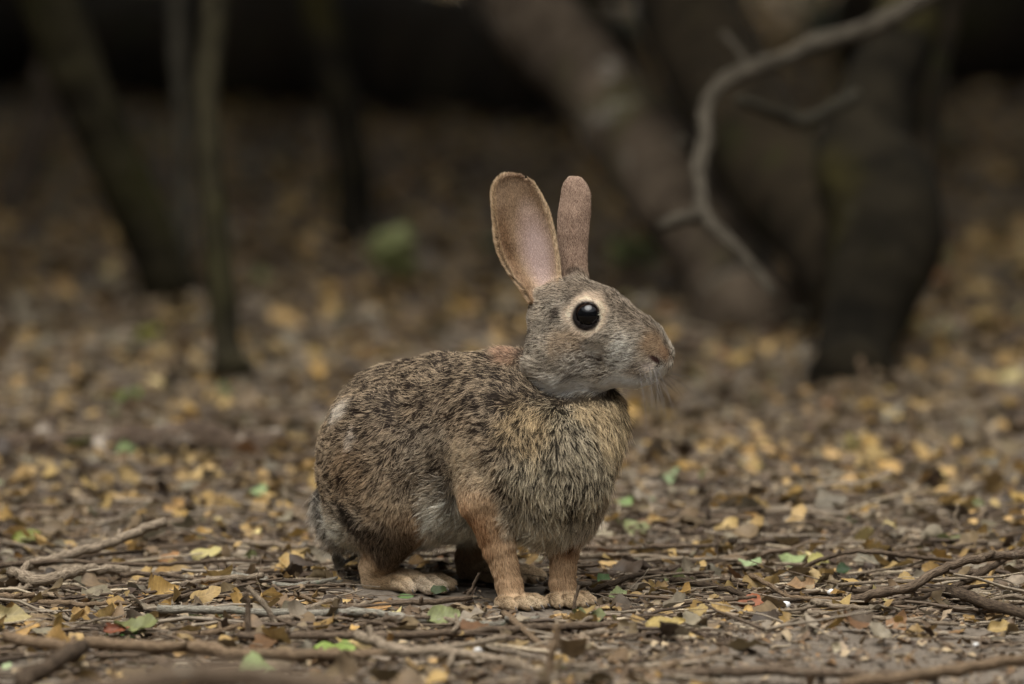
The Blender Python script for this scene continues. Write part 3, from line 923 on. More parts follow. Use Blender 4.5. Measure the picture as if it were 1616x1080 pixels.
TWIGS = [  # points (px, py, z in mm above the floor), diameter px, taper, material, name, label
    ([(250, 962, 5), (330, 966, 5), (420, 968, 6), (500, 971, 5), (570, 970, 6), (640, 977, 5), (700, 981, 4), (770, 986, 4), (850, 976, 4)], 14, .7, 'lichen', 'stick', 'long straight stick crusted with white lichen, just below the rabbit'),
    ([(375, 1004, 4), (470, 1003, 5), (560, 1004, 5), (700, 998, 6), (860, 990, 6), (1000, 986, 4)], 14, .8, 'brown', 'stick', 'long brown stick lying below the lichen covered one'),
    ([(12, 1008, 12), (70, 1017, 12), (140, 1024, 10), (300, 1032, 8), (440, 1036, 8), (610, 1033, 5)], 20, .9, 'tan', 'stick', 'long blurred brown stick lying in front of all others'),
    ([(562, 1003, 8), (600, 1014, 8), (640, 1026, 7), (700, 1030, 6), (770, 1040, 5), (868, 1062, 4)], 19, .8, 'pale', 'stick', 'crooked pale stick with a downward side shoot'),
    ([(716, 1030, 6), (708, 1046, 4), (686, 1068, 2)], 11, .6, 'pale', 'twig', 'short side shoot reaching forward from the crooked pale stick'),
    ([(391, 1008, 0), (390, 970, 12), (388, 934, 25)], 10, .9, 'brown', 'twig', 'short brown stub standing upright beside the lichen covered stick'),
    ([(447, 994, 2), (420, 960, 10), (390, 925, 16)], 10, .8, 'pale', 'twig', 'straight pale twig leaning across the lichen covered stick'),
    ([(40, 896, 6), (90, 882, 9), (150, 862, 15), (205, 842, 20), (262, 824, 27)], 16, 1.0, 'pale', 'stick', 'grey-brown stick with its far tip raised off the floor'),
    ([(0, 893, 8), (120, 884, 9), (200, 886, 8), (280, 889, 6), (352, 884, 5), (440, 886, 5)], 8, .7, 'brown', 'twig', 'long thin twig crossing under the raised stick'),
    ([(18, 904, 6), (76, 916, 6), (100, 910, 7), (150, 900, 7), (202, 900, 5)], 20, .8, 'pale', 'stick', 'stout pale branch piece with a thick bend'),
    ([(192, 908, 4), (260, 912, 4), (330, 921, 3)], 9, .7, 'brown', 'twig', 'thin twig continuing from the stout pale branch piece'),
    ([(255, 952, 3), (310, 935, 6), (365, 916, 8)], 10, .8, 'brown', 'twig', 'slanting twig behind the lichen covered stick'),
    ([(372, 857, 4), (450, 860, 5), (545, 862, 5)], 10, .8, 'pale', 'stick', 'pale stick lying left of the rabbit’s hind foot'),
    ([(345, 903, 4), (400, 913, 5), (470, 926, 4), (540, 918, 4)], 10, .7, 'lichen', 'stick', 'pale bent stick pointing at the rabbit’s hind foot'),
    ([(465, 938, 4), (520, 955, 4), (580, 972, 6)], 7, .8, 'tan', 'twig', 'thin tan straw slanting onto the lichen covered stick'),
    ([(1338, 946, 4), (1390, 940, 8), (1436, 930, 12), (1470, 910, 19), (1510, 895, 24), (1560, 885, 26), (1640, 880, 24)], 16, .85, 'brown', 'branch', 'big curved brown branch lying on the right'),
    ([(1262, 903, 2), (1285, 888, 9), (1310, 878, 14), (1350, 869, 18), (1390, 870, 18), (1450, 880, 12), (1505, 886, 8)], 8, .8, 'brown', 'twig', 'slender twig bent into an arch over the litter'),
    ([(1502, 930, 3), (1545, 908, 10), (1580, 886, 17), (1630, 858, 25)], 11, .9, 'dark', 'branch', 'straight dark branch crossing under the big curved one'),
    ([(1180, 962, 3), (1260, 966, 4), (1350, 972, 4), (1430, 980, 4), (1512, 986, 3)], 9, .7, 'pale', 'stick', 'thin pale stick lying at the edge of the bare soil'),
    ([(1183, 908, 9), (1215, 922, 7), (1250, 941, 5), (1335, 946, 4)], 8, .8, 'tan', 'twig', 'slanting tan twig running to the foot of the curved branch'),
    ([(1282, 950, 5), (1320, 954, 6), (1372, 960, 4)], 10, .8, 'pale', 'twig', 'short whitish twig beside the foot of the curved branch'),
    ([(922, 938, 3), (955, 928, 8), (1000, 912, 8), (1052, 900, 6)], 11, .7, 'dark', 'twig', 'dark crooked twig beside the rabbit’s left front paw'),
    ([(1060, 916, 5), (1120, 924, 6), (1190, 946, 4)], 12, .8, 'dark', 'stick', 'dark stick ending behind the rust orange leaf'),
    ([(1010, 886, 5), (1110, 884, 6), (1180, 886, 5), (1275, 892, 4)], 7, .8, 'pale', 'twig', 'long thin pale twig behind the dark crooked ones'),
    ([(1486, 936, 6), (1550, 954, 7), (1640, 976, 6)], 20, .9, 'dark', 'stick', 'thick dark rotten stick below the big curved branch'),
    ([(1128, 882, 0), (1130, 862, 6), (1128, 842, 13)], 7, .8, 'brown', 'twig', 'little brown stub standing up from the litter'),
    ([(1514, 872, 0), (1518, 845, 9), (1508, 818, 18), (1512, 796, 25)], 8, .7, 'pale', 'twig', 'pale crooked twig standing upright behind the curved branch'),
    ([(1366, 628, 0), (1364, 598, 14), (1358, 564, 30)], 12, .7, 'tan', 'twig', 'short tan twig standing in front of the forked tree'),
    ([(1446, 712, 0), (1442, 680, 12), (1440, 640, 28)], 9, .7, 'tan', 'twig', 'thin faded stem standing right of the rabbit'),
    ([(728, 955, 1), (744, 930, 9), (757, 904, 18)], 6, .7, 'brown', 'twig', 'thin twig leaning up beside the rabbit’s right front paw'),
    ([(903, 975, 1), (906, 950, 9), (914, 924, 18)], 7, .7, 'brown', 'twig', 'thin twig standing against the rabbit’s left front paw'),
    ([(796, 968, 5), (825, 992, 6), (864, 1030, 3)], 12, .8, 'tan', 'stick', 'short thick tan stick pointing away from the rabbit’s right front paw'),
    ([(920, 1002, 3), (1000, 994, 4), (1090, 984, 3), (1150, 984, 3)], 11, .7, 'pale', 'stick', 'pale stick in front of the rabbit’s left front paw'),
    ([(1040, 1062, 3), (1200, 1058, 4), (1380, 1062, 4), (1480, 1070, 3)], 18, .8, 'brown', 'stick', 'blurred dark stick at the front of the bare soil'),
    ([(1330, 1082, 6), (1480, 1064, 7), (1640, 1046, 6)], 20, .9, 'tan', 'stick', 'blurred reddish stick slanting at the front right'),
    ([(30, 1075, 10), (90, 1050, 14), (130, 1020, 14)], 30, .8, 'dark', 'stick', 'blurred dark stub under the long blurred brown stick'),
    ([(868, 1078, 0), (878, 1030, 14), (882, 985, 26)], 14, .8, 'tan', 'twig', 'blurred upright stub in front of the brown stick'),
    ([(-12, 775, 2), (18, 745, 10), (38, 715, 20), (44, 700, 26)], 9, .6, 'pale', 'twig', 'pale twig rising in front of the fallen branch'),
    ([(230, 722, 6), (275, 758, 6), (320, 790, 4)], 10, .8, 'brown', 'twig', 'brown twig slanting in front of the fallen branch'),
    ([(170, 805, 3), (240, 800, 5), (300, 790, 6)], 10, .8, 'brown', 'twig', 'short brown twig beside the orange tan leaf'),
    ([(1000, 1060, 2), (1060, 1055, 3), (1135, 1030, 4)], 16, .7, 'tan', 'stick', 'blurred tan stick on the bare soil'),
    ([(1080, 998, 2), (1130, 1010, 3), (1190, 1030, 2)], 11, .8, 'dark', 'stick', 'flat brown splinter on the bare soil'),
]


def twig_obj(name, P3, dia_m, taper, mat, seed, label, group=None, stubs=True):
    n = max(12, int(len(P3) * 6))
    q = spline(P3, n)
    rgx = np.random.default_rng(seed)
    q[1:-1] += rgx.normal(0, dia_m * 0.045, (n - 2, 3))
    kink = np.cumsum(rgx.normal(0, 1, (n, 3)) * (rgx.random((n, 1)) < 0.22), 0) * dia_m * 0.16
    q += kink - np.linspace(0, 1, n)[:, None] * kink[-1]
    rad = np.linspace(1, taper, n) * dia_m / 2 * (1 + 0.045 * rgx.normal(0, 1, n).clip(-1, 1.6))
    parts = [tube(q, rad, 10, 0.09, seed, rscale=dia_m * 0.9, knots=0.45)]
    if stubs:
        for k in range(rgx.integers(1, 3)):
            i = int(rgx.integers(2, n - 2))
            d = rgx.normal(0, 1, 3)
            d[2] = abs(d[2]) * 0.8
            d /= np.linalg.norm(d)
            L = dia_m * rgx.uniform(0.6, 1.5)
            parts.append(tube(spline([q[i], q[i] + d * L * 0.5, q[i] + d * L + np.array([0, 0, L * 0.1])], 4), np.array([0.42, 0.36, 0.3, 0.22]) * dia_m, 6, 0.1, seed))
    o = link(name, tubes_mesh(name, parts), mat)
    return tag(o, label, name, group)


for k, (pts_, dia, tp, mt, nm, label) in enumerate(TWIGS):
    P3 = []
    for (px, py, zmm) in pts_:
        g = G(px, py, zmm * 0.001)
        P3.append(g)
    # upright ones stay in one plane: use the foot's distance
    up = pts_[0][2] < 3 and pts_[-1][2] > 10
    if up:
        f = G(pts_[0][0], pts_[0][1], 0)
        Df = float((f - CAM) @ FW)
        P3 = [at_depth(a_, b_, Df) for a_, b_, _ in pts_]
        P3[0] = P3[0] - np.array([0, 0, 0.004])
    Dm = float((np.mean(P3, 0) - CAM) @ FW)
    twig_obj(nm, P3, dia * Dm / F_PX, tp, M_TW[mt], 100 + k, label, stubs=len(pts_) > 3)

log_p = [G(-30, 712, 0.010), G(60, 708, 0.010), G(200, 704, 0.010), G(330, 702, 0.010), G(446, 700, 0.010)]
twig_obj('fallen_branch', log_p, 0.025, 0.95, M_TW['rotten'], 300, 'thick grey fallen branch with a cut end, lying left of the rabbit', None)
bpy.data.objects['fallen_branch']['category'] = 'branch'

twig_obj('branch', [np.array(v) for v in ((-0.60, -1.02, -0.01), (-0.36, -0.95, 0.035), (-0.22, -0.88, 0.078), (-0.13, -0.86, 0.094), (-0.05, -0.84, 0.072), (0.04, -0.80, 0.03), (0.10, -0.76, -0.01))],
         0.014, 0.7, M_TW['brown'], 310, 'heavily blurred grey branch arching at the very front', None)

# more twigs through the sharp zone and the middle ground
rr = random.Random(5)
cnt_ = 0
while cnt_ < 110:
    px = rr.uniform(0, 1616)
    py = rr.choice([rr.uniform(840, 1075), rr.uniform(840, 1010), rr.uniform(600, 840)])
    if 540 < px < 950 and 780 < py < 962:
        continue
    g = G(px, py, 0)
    if bare(g[0:1], g[1:2])[0] > 0.5 and rr.random() < 0.8:
        continue
    Dm = float((g - CAM) @ FW)
    L = rr.uniform(0.03, 0.11) * (Dm / 3.4)
    thv = rr.gauss(0, 0.5)
    d = np.array([math.cos(thv), math.sin(thv), 0])
    s2 = np.array([-d[1], d[0], 0])
    b = rr.gauss(0, 0.1) * L
    P3 = []
    h0, h1 = rr.uniform(0.001, 0.007), rr.uniform(0.001, 0.014)
    for t in (-.5, -.17, .17, .5):
        p_ = g + d * L * t + s2 * (b * (1 - 4 * t * t) + rr.gauss(0, 0.02) * L)
        p_[2] = float(gz(p_[0], p_[1])[0]) + h0 + (h1 - h0) * (t + .5)
        P3.append(p_)
    mt = rr.choice(['brown', 'brown', 'dark', 'pale', 'tan', 'pale'])
    word = {'brown': 'brown', 'dark': 'dark', 'pale': 'pale grey', 'tan': 'tan'}[mt]
    twig_obj('twig', P3, rr.uniform(0.0016, 0.0042) * (Dm / 3.4), rr.uniform(.55, .9), M_TW[mt], 500 + cnt_,
             '%s broken %s twig near %s' % ('short' if L < 0.07 * Dm / 3.4 else 'longer', word, near_what(g[0], g[1])), '%s twigs in the leaf litter' % word)
    cnt_ += 1


# pebbles and seedlings
def _peb(nt, b):
    n = node(nt, 'ShaderNodeTexNoise', Scale=300.0)
    r = node(nt, 'ShaderNodeValToRGB')
    r.color_ramp.elements[0].color = (0.42, 0.41, 0.40, 1)
    r.color_ramp.elements[1].color = (0.75, 0.74, 0.73, 1)
    nt.links.new(n.outputs['Fac'], r.inputs[0])
    nt.links.new(r.outputs[0], b.inputs['Base Color'])
    b.inputs['Roughness'].default_value = 0.7


M_PEB = new_mat('white_pebble', _peb)
for k, (px, py, w, label) in enumerate([(755, 1028, 17, 'small white pebble beside the crooked pale stick'), (1312, 935, 15, 'tiny white pebble at the foot of the curved branch'),
                                        (1240, 955, 18, 'small grey-white pebble behind the thin pale stick'), (1540, 1018, 9, 'tiny white pebble lying on the bare soil')]):
    g = G(px, py, 0.003)
    r = w / 2 * float((g - CAM) @ FW) / F_PX
    bmv = []
    nu, nv = 10, 7
    for j in range(nv):
        th_ = math.pi * (j + 0.5) / nv
        for i in range(nu):
            ph_ = 2 * math.pi * i / nu
            bmv.append((math.sin(th_) * math.cos(ph_), math.sin(th_) * math.sin(ph_) * 0.8, math.cos(th_) * 0.7))
    bmv = np.array(bmv) * r
    bmv *= (1 + 0.22 * vnoise(bmv, r * 0.9, 70 + k))[:, None]
    fs = [(j * nu + i, (j + 1) * nu + i, (j + 1) * nu + (i + 1) % nu, j * nu + (i + 1) % nu) for j in range(nv - 1) for i in range(nu)]
    fs += [tuple(range(nu)), tuple(range((nv - 1) * nu, nv * nu))[::-1]]
    o = link('pebble', mesh_from('pebble', bmv, fs), M_PEB)
    o.location = g
    tag(o, label, 'pebble')


def seedling(px, py, hpx, wpx, col, label, seed):
    rgx = random.Random(seed)
    g = G(px, py, 0)
    g[2] = float(gz(g[0], g[1])[0])
    k = float((g - CAM) @ FW) / F_PX
    e = bpy.data.objects.new('seedling', None)
    COL.objects.link(e)
    e.location = g
    h = hpx * k
    nst = max(2, int(wpx / 26))
    leaves = []
    for i in range(nst):
        tip = np.array([rgx.uniform(-.5, .5) * wpx * k, rgx.uniform(-.4, .4) * wpx * k, h * rgx.uniform(.7, 1.0)])
        link('stem', tubes_mesh('stem', [tube(spline([(0, 0, -0.003), tip * 0.5 + np.array([0, 0, h * .1]), tip], 7), np.linspace(0.0014, 0.0007, 7), 6)]), M_TW['tan'], e)
        for j in range(5):
            t = 0.4 + 0.6 * (j + 1) / 5
            p_ = tip * t
            lo = bpy.data.objects.new('leaf', LEAF_ME[rgx.choice([0, 1, 5, 6, 10])])
            COL.objects.link(lo)
            lo.parent = e
            lo.location = p_ + np.array([rgx.uniform(-.01, .01), rgx.uniform(-.01, .01), 0])
            lo.rotation_euler = (rgx.uniform(-.3, 1.2), rgx.uniform(-.5, .5), rgx.uniform(0, 6.28))
            sc = min(rgx.uniform(0.022, 0.036) * (k / S) * 0.85, h * 0.6)
            lo.scale = (sc, sc, sc)
            c = srgb(*col) * rgx.uniform(.8, 1.15)
            lo.color = (*[float(v) for v in c], 1)
    return tag(e, label, 'seedling')


seedling(640, 480, 95, 110, (142, 146, 100), 'low pale green seedling growing behind the rabbit’s back', 1)
seedling(772, 432, 50, 50, (92, 106, 80), 'small dark green seedling behind the rabbit’s raised ear', 2)
seedling(996, 455, 80, 70, (132, 140, 94), 'green seedling behind the rabbit’s forehead', 3)
seedling(212, 650, 26, 40, (96, 122, 50), 'tiny green seedling near the slim dark sapling trunk', 4)
seedling(232, 545, 36, 26, (140, 142, 48), 'yellowish green sprout near the leaning tree', 5)
seedling(250, 808, 18, 26, (46, 84, 40), 'tiny dark green sprout behind the raised grey stick', 6)
seedling(192, 998, 16, 12, (70, 110, 50), 'tiny bright green sprout under the arched olive leaf', 7)


# unseen undergrowth added all round and behind the camera to block low light
n = 34000
a_ = rg.uniform(0, 2 * math.pi, n)
rad_ = 3.3 + 1.9 * rg.random(n)
p = np.stack([rad_ * np.sin(a_), -0.9 + rad_ * np.cos(a_) * 1.05, 3.1 * rg.random(n) ** 0.9], 1)
keepm = ~((p[:, 1] > 0.5) & (np.abs(p[:, 0]) < 0.12 * (p[:, 1] + 3.4) + 0.75))
p = p[keepm]
n = len(p)
a = rg.normal(0, 1, (n, 3))
a /= np.linalg.norm(a, axis=1, keepdims=True)
b = np.cross(a, rg.normal(0, 1, (n, 3)))
b /= np.linalg.norm(b, axis=1, keepdims=True)
sz_ = 0.11 * (0.6 + 0.8 * rg.random(n))[:, None]
V = np.stack([p - a * sz_, p - b * sz_ * 0.45, p + a * sz_, p + b * sz_ * 0.45], 1).reshape(-1, 3)
um = mesh_from('light_blocking_undergrowth', V, np.arange(n * 4).reshape(n, 4), smooth=False)
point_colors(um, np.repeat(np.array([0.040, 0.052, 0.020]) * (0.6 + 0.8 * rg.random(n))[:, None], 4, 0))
tag(link('light_blocking_undergrowth', um, M_CROWN), 'unseen leafy undergrowth added around the clearing to block low light', 'undergrowth', kind='stuff')

FUR_DENSITY = 1.0
# ------------------------------------------------------------------ the rabbit
BF = np.array([math.cos(math.radians(52)), -math.sin(math.radians(52)), 0.0])     # where the body heads
BR = np.array([BF[1], -BF[0], 0.0])                                               # its right side (towards the camera)
HF = np.array([math.cos(math.radians(18)), -math.sin(math.radians(18)), 0.0])     # where the head looks
HR = np.array([HF[1], -HF[0], 0.0])
ZU = np.array([0.0, 0.0, 1.0])


def hq(px):
    return -64 - 0.325 * (px - 920)


def H(px, py, lat=0.0):
    return P(px, py, hq(px)) + HR * (lat * S)


def ell(c, f, l, u, axis=None, tilt=0.0):
    """Ellipsoid: radii in pixels along heading f, sideways l, upwards u; tilt pitches the heading upwards."""
    ax = BF if axis is None else axis
    rt = np.array([ax[1], -ax[0], 0.0])
    t = math.radians(tilt)
    a = ax * math.cos(t) + ZU * math.sin(t)
    b = -ax * math.sin(t) + ZU * math.cos(t)
    M = np.stack([a, rt, b])
    R = np.array([f, l, u]) * S

    def d(p):
        x = (p - c) @ M.T
        k0 = np.sqrt(((x / R) ** 2).sum(1))
        k1 = np.sqrt(((x / (R * R)) ** 2).sum(1)) + 1e-9
        return k0 * (k0 - 1) / k1
    return d


def cone(a, ra, b, rb):
    ab = b - a
    L2 = ab @ ab

    def d(p):
        t = np.clip(((p - a) @ ab) / L2, 0, 1)
        return np.linalg.norm(p - a - t[:, None] * ab, axis=1) - (ra + (rb - ra) * t) * S
    return d


def smin(a, b, k):
    k = k * S
    h = np.maximum(k - np.abs(a - b), 0) / k
    return np.minimum(a, b) - h * h * k * 0.25


def union(prims, k):
    def d(p):
        r = prims[0](p)
        for q in prims[1:]:
            r = smin(r, q(p), k)
        return r
    return d


# torso
d_torso = union([
    ell(P(630, 716, 190), 132, 112, 144),
    ell(P(708, 694, 95), 150, 105, 136),
    ell(P(868, 736, -46), 98, 92, 110),
    ell(P(795, 648, 15), 92, 86, 94),
    ell(P(775, 712, -62), 72, 52, 92),                       # right shoulder
    ell(P(585, 742, 105), 104, 58, 112, tilt=-12),           # right thigh
    ell(P(585, 742, 105) - BR * (170 * S), 104, 58, 105, tilt=-12),
    ell(P(918, 690, -30), 58, 50, 54),
    ell(P(936, 652, -32), 40, 42, 46),
    cone(P(838, 660, 8), 82, P(895, 590, -8), 50),         # neck
], 46)
d_tail = ell(P(548, 795, 225), 40, 46, 60)
# front legs
d_legs = union([
    cone(P(768, 790, -76), 38, P(787, 858, -76), 22.5),
    cone(P(787, 858, -76), 22.5, P(802, 918, -76), 17),
    cone(P(802, 918, -76), 17.5, P(809, 946, -80), 18),
    cone(P(891, 800, -40), 35, P(890, 868, -46), 21.5),
    cone(P(890, 868, -46), 21.5, P(887, 918, -48), 17),
    cone(P(887, 918, -48), 17.5, P(890, 944, -52), 17.5),
    # right hind leg
    cone(P(640, 805, 80), 48, P(592, 894, 128), 21),
    # left hind leg
    cone(P(790, 800, 205), 44, P(742, 880, 246), 21),
], 5)


def paw(base, fdir, n, spread, length, r, lift=0.0):
    """Toes of a paw: n capsules fanning out forwards from base."""
    side = np.array([fdir[1], -fdir[0], 0.0])
    out = []
    for i in range(n):
        t = (i - (n - 1) / 2)
        a = base + side * (t * r * 1.75 * S)
        ln = length * (1.0 - 0.16 * abs(t) ** 1.3)
        m = a + (fdir * ln * 0.55 + side * t * spread * 0.6) * S + ZU * (r * 0.25 * S)
        e = a + (fdir * ln + side * t * spread) * S - ZU * (r * 0.15 * S)
        out.append((a, m, e, r))
    return out


FD1 = np.array([0.66, -0.75, 0.0])
FD2 = np.array([0.50, -0.87, 0.0])
FDH = np.array([0.58, -0.815, 0.0])


def onz(p, zpix):
    q = p.copy()
    q[2] = zpix * S
    return q


toes = []
toes += paw(onz(P(808, 945, -78), 12), FD1, 4, 6.0, 52, 8.6)
toes += paw(onz(P(889, 942, -50), 12), FD2, 4, 6.0, 48, 8.2)
HINDR = onz(P(640, 912, 122), 16)
toes += paw(HINDR + FDH * (18 * S), FDH, 4, 8.0, 72, 10.5)
HINDL = onz(P(782, 905, 230), 14)
toes += paw(HINDL + FDH * (18 * S), FDH, 4, 8.0, 72, 10.5)
d_toes = union([f for a, m, e, r in toes for f in (cone(a, r * 1.05, m, r), cone(m, r, e, r * 0.8))], 1.6)
d_feet = union([
    cone(P(592, 896, 128), 21, onz(P(594, 918, 134), 17), 19),
    cone(onz(P(594, 918, 134), 17), 19, HINDR + FDH * (20 * S), 18),
    cone(P(742, 880, 246), 20, onz(P(745, 905, 250), 16), 19),
    cone(onz(P(745, 905, 250), 16), 19, HINDL + FDH * (20 * S), 18),
], 16)

# head
d_head = union([
    ell(H(905, 507), 70, 56, 66, HF),
    cone(H(948, 514), 56, H(1010, 549), 41),
    cone(H(1004, 546), 40, H(1030, 563), 25),
    ell(H(1038, 566), 15, 19, 17, HF, -30),                          # nose
    ell(H(1003, 576, 15), 36, 22, 26, HF, -16),
    ell(H(1003, 576, -15), 36, 22, 26, HF, -16),
    cone(H(1018, 588), 14, H(902, 579), 42),                          # jaw
    ell(H(890, 558, 14), 54, 48, 52, HF),
    ell(H(890, 558, -14), 54, 48, 52, HF),
], 18)
EYE_R = 22.0
EYES = [(H(942, 494, 41), 1), (H(942, 494, -41), -1)]


def d_head2(p):
    d = d_head(p)
    for c, sg in EYES:
        d = smin(d, np.linalg.norm(p - (c - HR * sg * 9 * S), axis=1) - 28.5 * S, 10)
    for c, sg in EYES:
        e = -(np.linalg.norm(p - c, axis=1) - (EYE_R + 0.6) * S)
        d = np.maximum(d, e)
    # nostril slit and mouth cleft
    for sg in (1, -1):
        n = cone(H(1043, 566, 4 * sg), 2.0, H(1033, 572, 13 * sg), 5.5)(p) if sg > 0 else cone(H(1046, 567, -4), 2.0, H(1040, 572, -13), 4.5)(p)
        d = -smin(-d, n, 4)
    m = cone(H(1052, 580), 2.5, H(1046, 592), 3.5)(p)
    d = -smin(-d, m, 4)
    m = cone(H(1044, 597, 6), 2.2, H(1005, 606, 20), 1.5)(p)
    return -smin(-d, m, 3)


def ear(rows, base_q, tilt_q, yaw, bulge, thick, fold):
    """A thin curved shell. rows: (py, left, right); depth q changes by tilt_q from base to tip and by yaw across."""
    rows = sorted(rows)
    ys = np.array([r[0] for r in rows], float)
    lf = np.array([r[1] for r in rows], float)
    rg = np.array([r[2] for r in rows], float)
    y0, y1 = ys[0], ys[-1]

    def d(p):
        x, y, D = pix(p)
        q = (D - D0) / S
        l = np.interp(y, ys, lf)
        r = np.interp(y, ys, rg)
        uc, hw = (l + r) / 2, np.maximum((r - l) / 2, 1)
        u = np.clip((x - uc) / hw, -1.15, 1.15)
        v = np.clip((y1 - y) / (y1 - y0), -0.1, 1.05)
        w0 = base_q + tilt_q * v + yaw * u * hw / 45
        amp = bulge * (1 - 0.45 * np.clip(v, 0, 1) ** 2) * np.minimum(hw / 42, 1)
        w0 = w0 + amp * (1 - u * u) + fold * np.clip(u - 0.55, 0, 1) ** 2 * 4
        slope = np.abs(yaw / 45 - amp * 2 * u / hw)
        dw = (q - w0) / np.sqrt(1 + slope ** 2)
        de = np.maximum(np.maximum(l - x, x - r), np.maximum(y0 - y, y - y1)) + thick
        dd = np.sqrt(np.maximum(de, 0) ** 2 + dw ** 2)
        dd = np.where(de <= 0, np.abs(dw), dd)
        return (dd - thick * (1 + 0.9 * np.clip(0.35 - v, 0, 1))) * S
    return d


EAR1 = [(274, 802, 815), (277, 795, 824), (282, 788, 835), (290, 782, 843), (299, 779, 848), (311, 778, 855), (328, 779, 863),
        (345, 780, 869), (375, 783, 876), (398, 788, 880), (413, 794, 882), (436, 807, 884), (455, 824, 884), (478, 838, 882)]
EAR2 = [(279, 901, 914), (282, 896, 920), (290, 889, 926), (299, 886, 930), (307, 885, 932), (337, 880, 932), (375, 879, 928),
        (410, 882, 926), (430, 885, 926), (455, 888, 925)]
d_ear1 = ear(EAR1, -70, 16, 10, 26, 3.6, -10)
d_ear2 = ear(EAR2, -32, 14, -8, -20, 3.6, 0)
d_earbase = union([cone(H(868, 494, 14), 24, H(862, 470, 20), 13), cone(H(903, 470, -18), 22, H(906, 446, -22), 14)], 8)


def groups(p):
    ears = np.minimum(d_ear1(p), d_ear2(p))
    return dict(torso=d_torso(p), tail=d_tail(p), legs=d_legs(p), feet=smin(d_feet(p), d_toes(p), 5), head=d_head2(p), ears=ears, earbase=d_earbase(p))


def sdf(p):
    g = groups(p)
    d = smin(g['torso'], g['tail'], 14)
    d = smin(d, g['legs'], 34)
    d = smin(d, g['feet'], 9)
    hd = smin(g['head'], smin(g['earbase'], g['ears'], 12), 12)
    return smin(d, hd, 20)


def polygonise(f, lo, hi, h, block=4):
    """Surface nets on a grid that is only evaluated finely near the surface."""
    n = (np.ceil((hi - lo) / (h * block)).astype(int)) * block
    nb = n // block
    H3 = h * block
    ctr = [lo[a] + H3 * (np.arange(nb[a]) + 0.5) for a in range(3)]
    cc = np.stack(np.meshgrid(*ctr, indexing='ij'), -1).reshape(-1, 3)
    cd = f(cc).reshape(nb)
    vol = np.repeat(np.repeat(np.repeat(cd, block, 0), block, 1), block, 2).astype(np.float32)
    act = np.argwhere(np.abs(cd) < H3 * 1.35)
    off = np.stack(np.meshgrid(*[np.arange(block)] * 3, indexing='ij'), -1).reshape(-1, 3)
    idx = (act[:, None, :] * block + off[None]).reshape(-1, 3)
    for s in range(0, len(idx), 400000):
        i = idx[s:s + 400000]
        vol[i[:, 0], i[:, 1], i[:, 2]] = f(lo + (i + 0.5) * h)
    neg = vol < 0
    c = np.zeros(np.array(neg.shape) - 1, dtype=np.uint8)
    for dx in (0, 1):
        for dy in (0, 1):
            for dz in (0, 1):
                c += neg[dx:neg.shape[0] - 1 + dx, dy:neg.shape[1] - 1 + dy, dz:neg.shape[2] - 1 + dz]
    cells = np.argwhere((c > 0) & (c < 8))
    vid = np.full(c.shape, -1, dtype=np.int64)
    vid[cells[:, 0], cells[:, 1], cells[:, 2]] = np.arange(len(cells))
    acc = np.zeros((len(cells), 3))
    cnt = np.zeros(len(cells))
    corners = [(x, y, z) for x in (0, 1) for y in (0, 1) for z in (0, 1)]
    for a in corners:
        for ax in range(3):
            if a[ax]:
                continue
            b = list(a)
            b[ax] = 1
            va = vol[cells[:, 0] + a[0], cells[:, 1] + a[1], cells[:, 2] + a[2]]
            vb = vol[cells[:, 0] + b[0], cells[:, 1] + b[1], cells[:, 2] + b[2]]
            m = (va < 0) != (vb < 0)
            t = np.where(m, va / np.where(va - vb == 0, 1, va - vb), 0)
            pos = np.tile(np.array(a, float), (len(cells), 1))
            pos[:, ax] += t
            acc[m] += pos[m]
            cnt[m] += 1
    verts = lo + (cells + 0.5 + acc / cnt[:, None]) * h
    quads = []
    for ax in range(3):
        b1, b2 = (ax + 1) % 3, (ax + 2) % 3
        sl0 = [slice(None)] * 3
        sl1 = [slice(None)] * 3
        sl0[ax] = slice(0, -1)
        sl1[ax] = slice(1, None)
        n0, n1 = neg[tuple(sl0)], neg[tuple(sl1)]
        for flip in (False, True):
            e = np.argwhere((n0 & ~n1) if not flip else (~n0 & n1))
            e = e[(e[:, b1] > 0) & (e[:, b2] > 0) & (e[:, b1] < c.shape[b1]) & (e[:, b2] < c.shape[b2])]
            o1 = np.zeros(3, int)
            o1[b1] = 1
            o2 = np.zeros(3, int)
            o2[b2] = 1
            q = []
            for o in (-o1 - o2, -o2, 0 * o1, -o1):
                k = e + o
                q.append(vid[k[:, 0], k[:, 1], k[:, 2]])
            q = np.stack(q, 1)
            if flip:
                q = q[:, ::-1]
            quads.append(q)
    q = np.concatenate(quads)
    return verts, q[(q >= 0).all(1)]


LO = np.array([-0.14, -0.10, -0.004])
HI = np.array([0.12, 0.16, 0.29])
rv, rq = polygonise(sdf, LO, HI, 0.00105)


def grad(p, e=0.0006):
    g = np.zeros_like(p)
    for k in ((1, -1, -1), (-1, -1, 1), (-1, 1, -1), (1, 1, 1)):
        k = np.array(k, float)
        g += k * sdf(p + k * e)[:, None]
    return g / (np.linalg.norm(g, axis=1, keepdims=True) + 1e-12)


def surf(px, py, q0=-260, far=False):
    """First point of the rabbit's skin seen at a photo pixel."""
    qs = np.arange(q0, 420, 2.0)
    pts = np.array([P(px, py, q) for q in qs])
    d = sdf(pts)
    hit = np.where(d < 0)[0]
    if len(hit) == 0:
        return pts[np.argmin(d)]
    return pts[hit[0]]


# coat colour: default agouti, then patches at their places on the skin
class Coat:
    pass


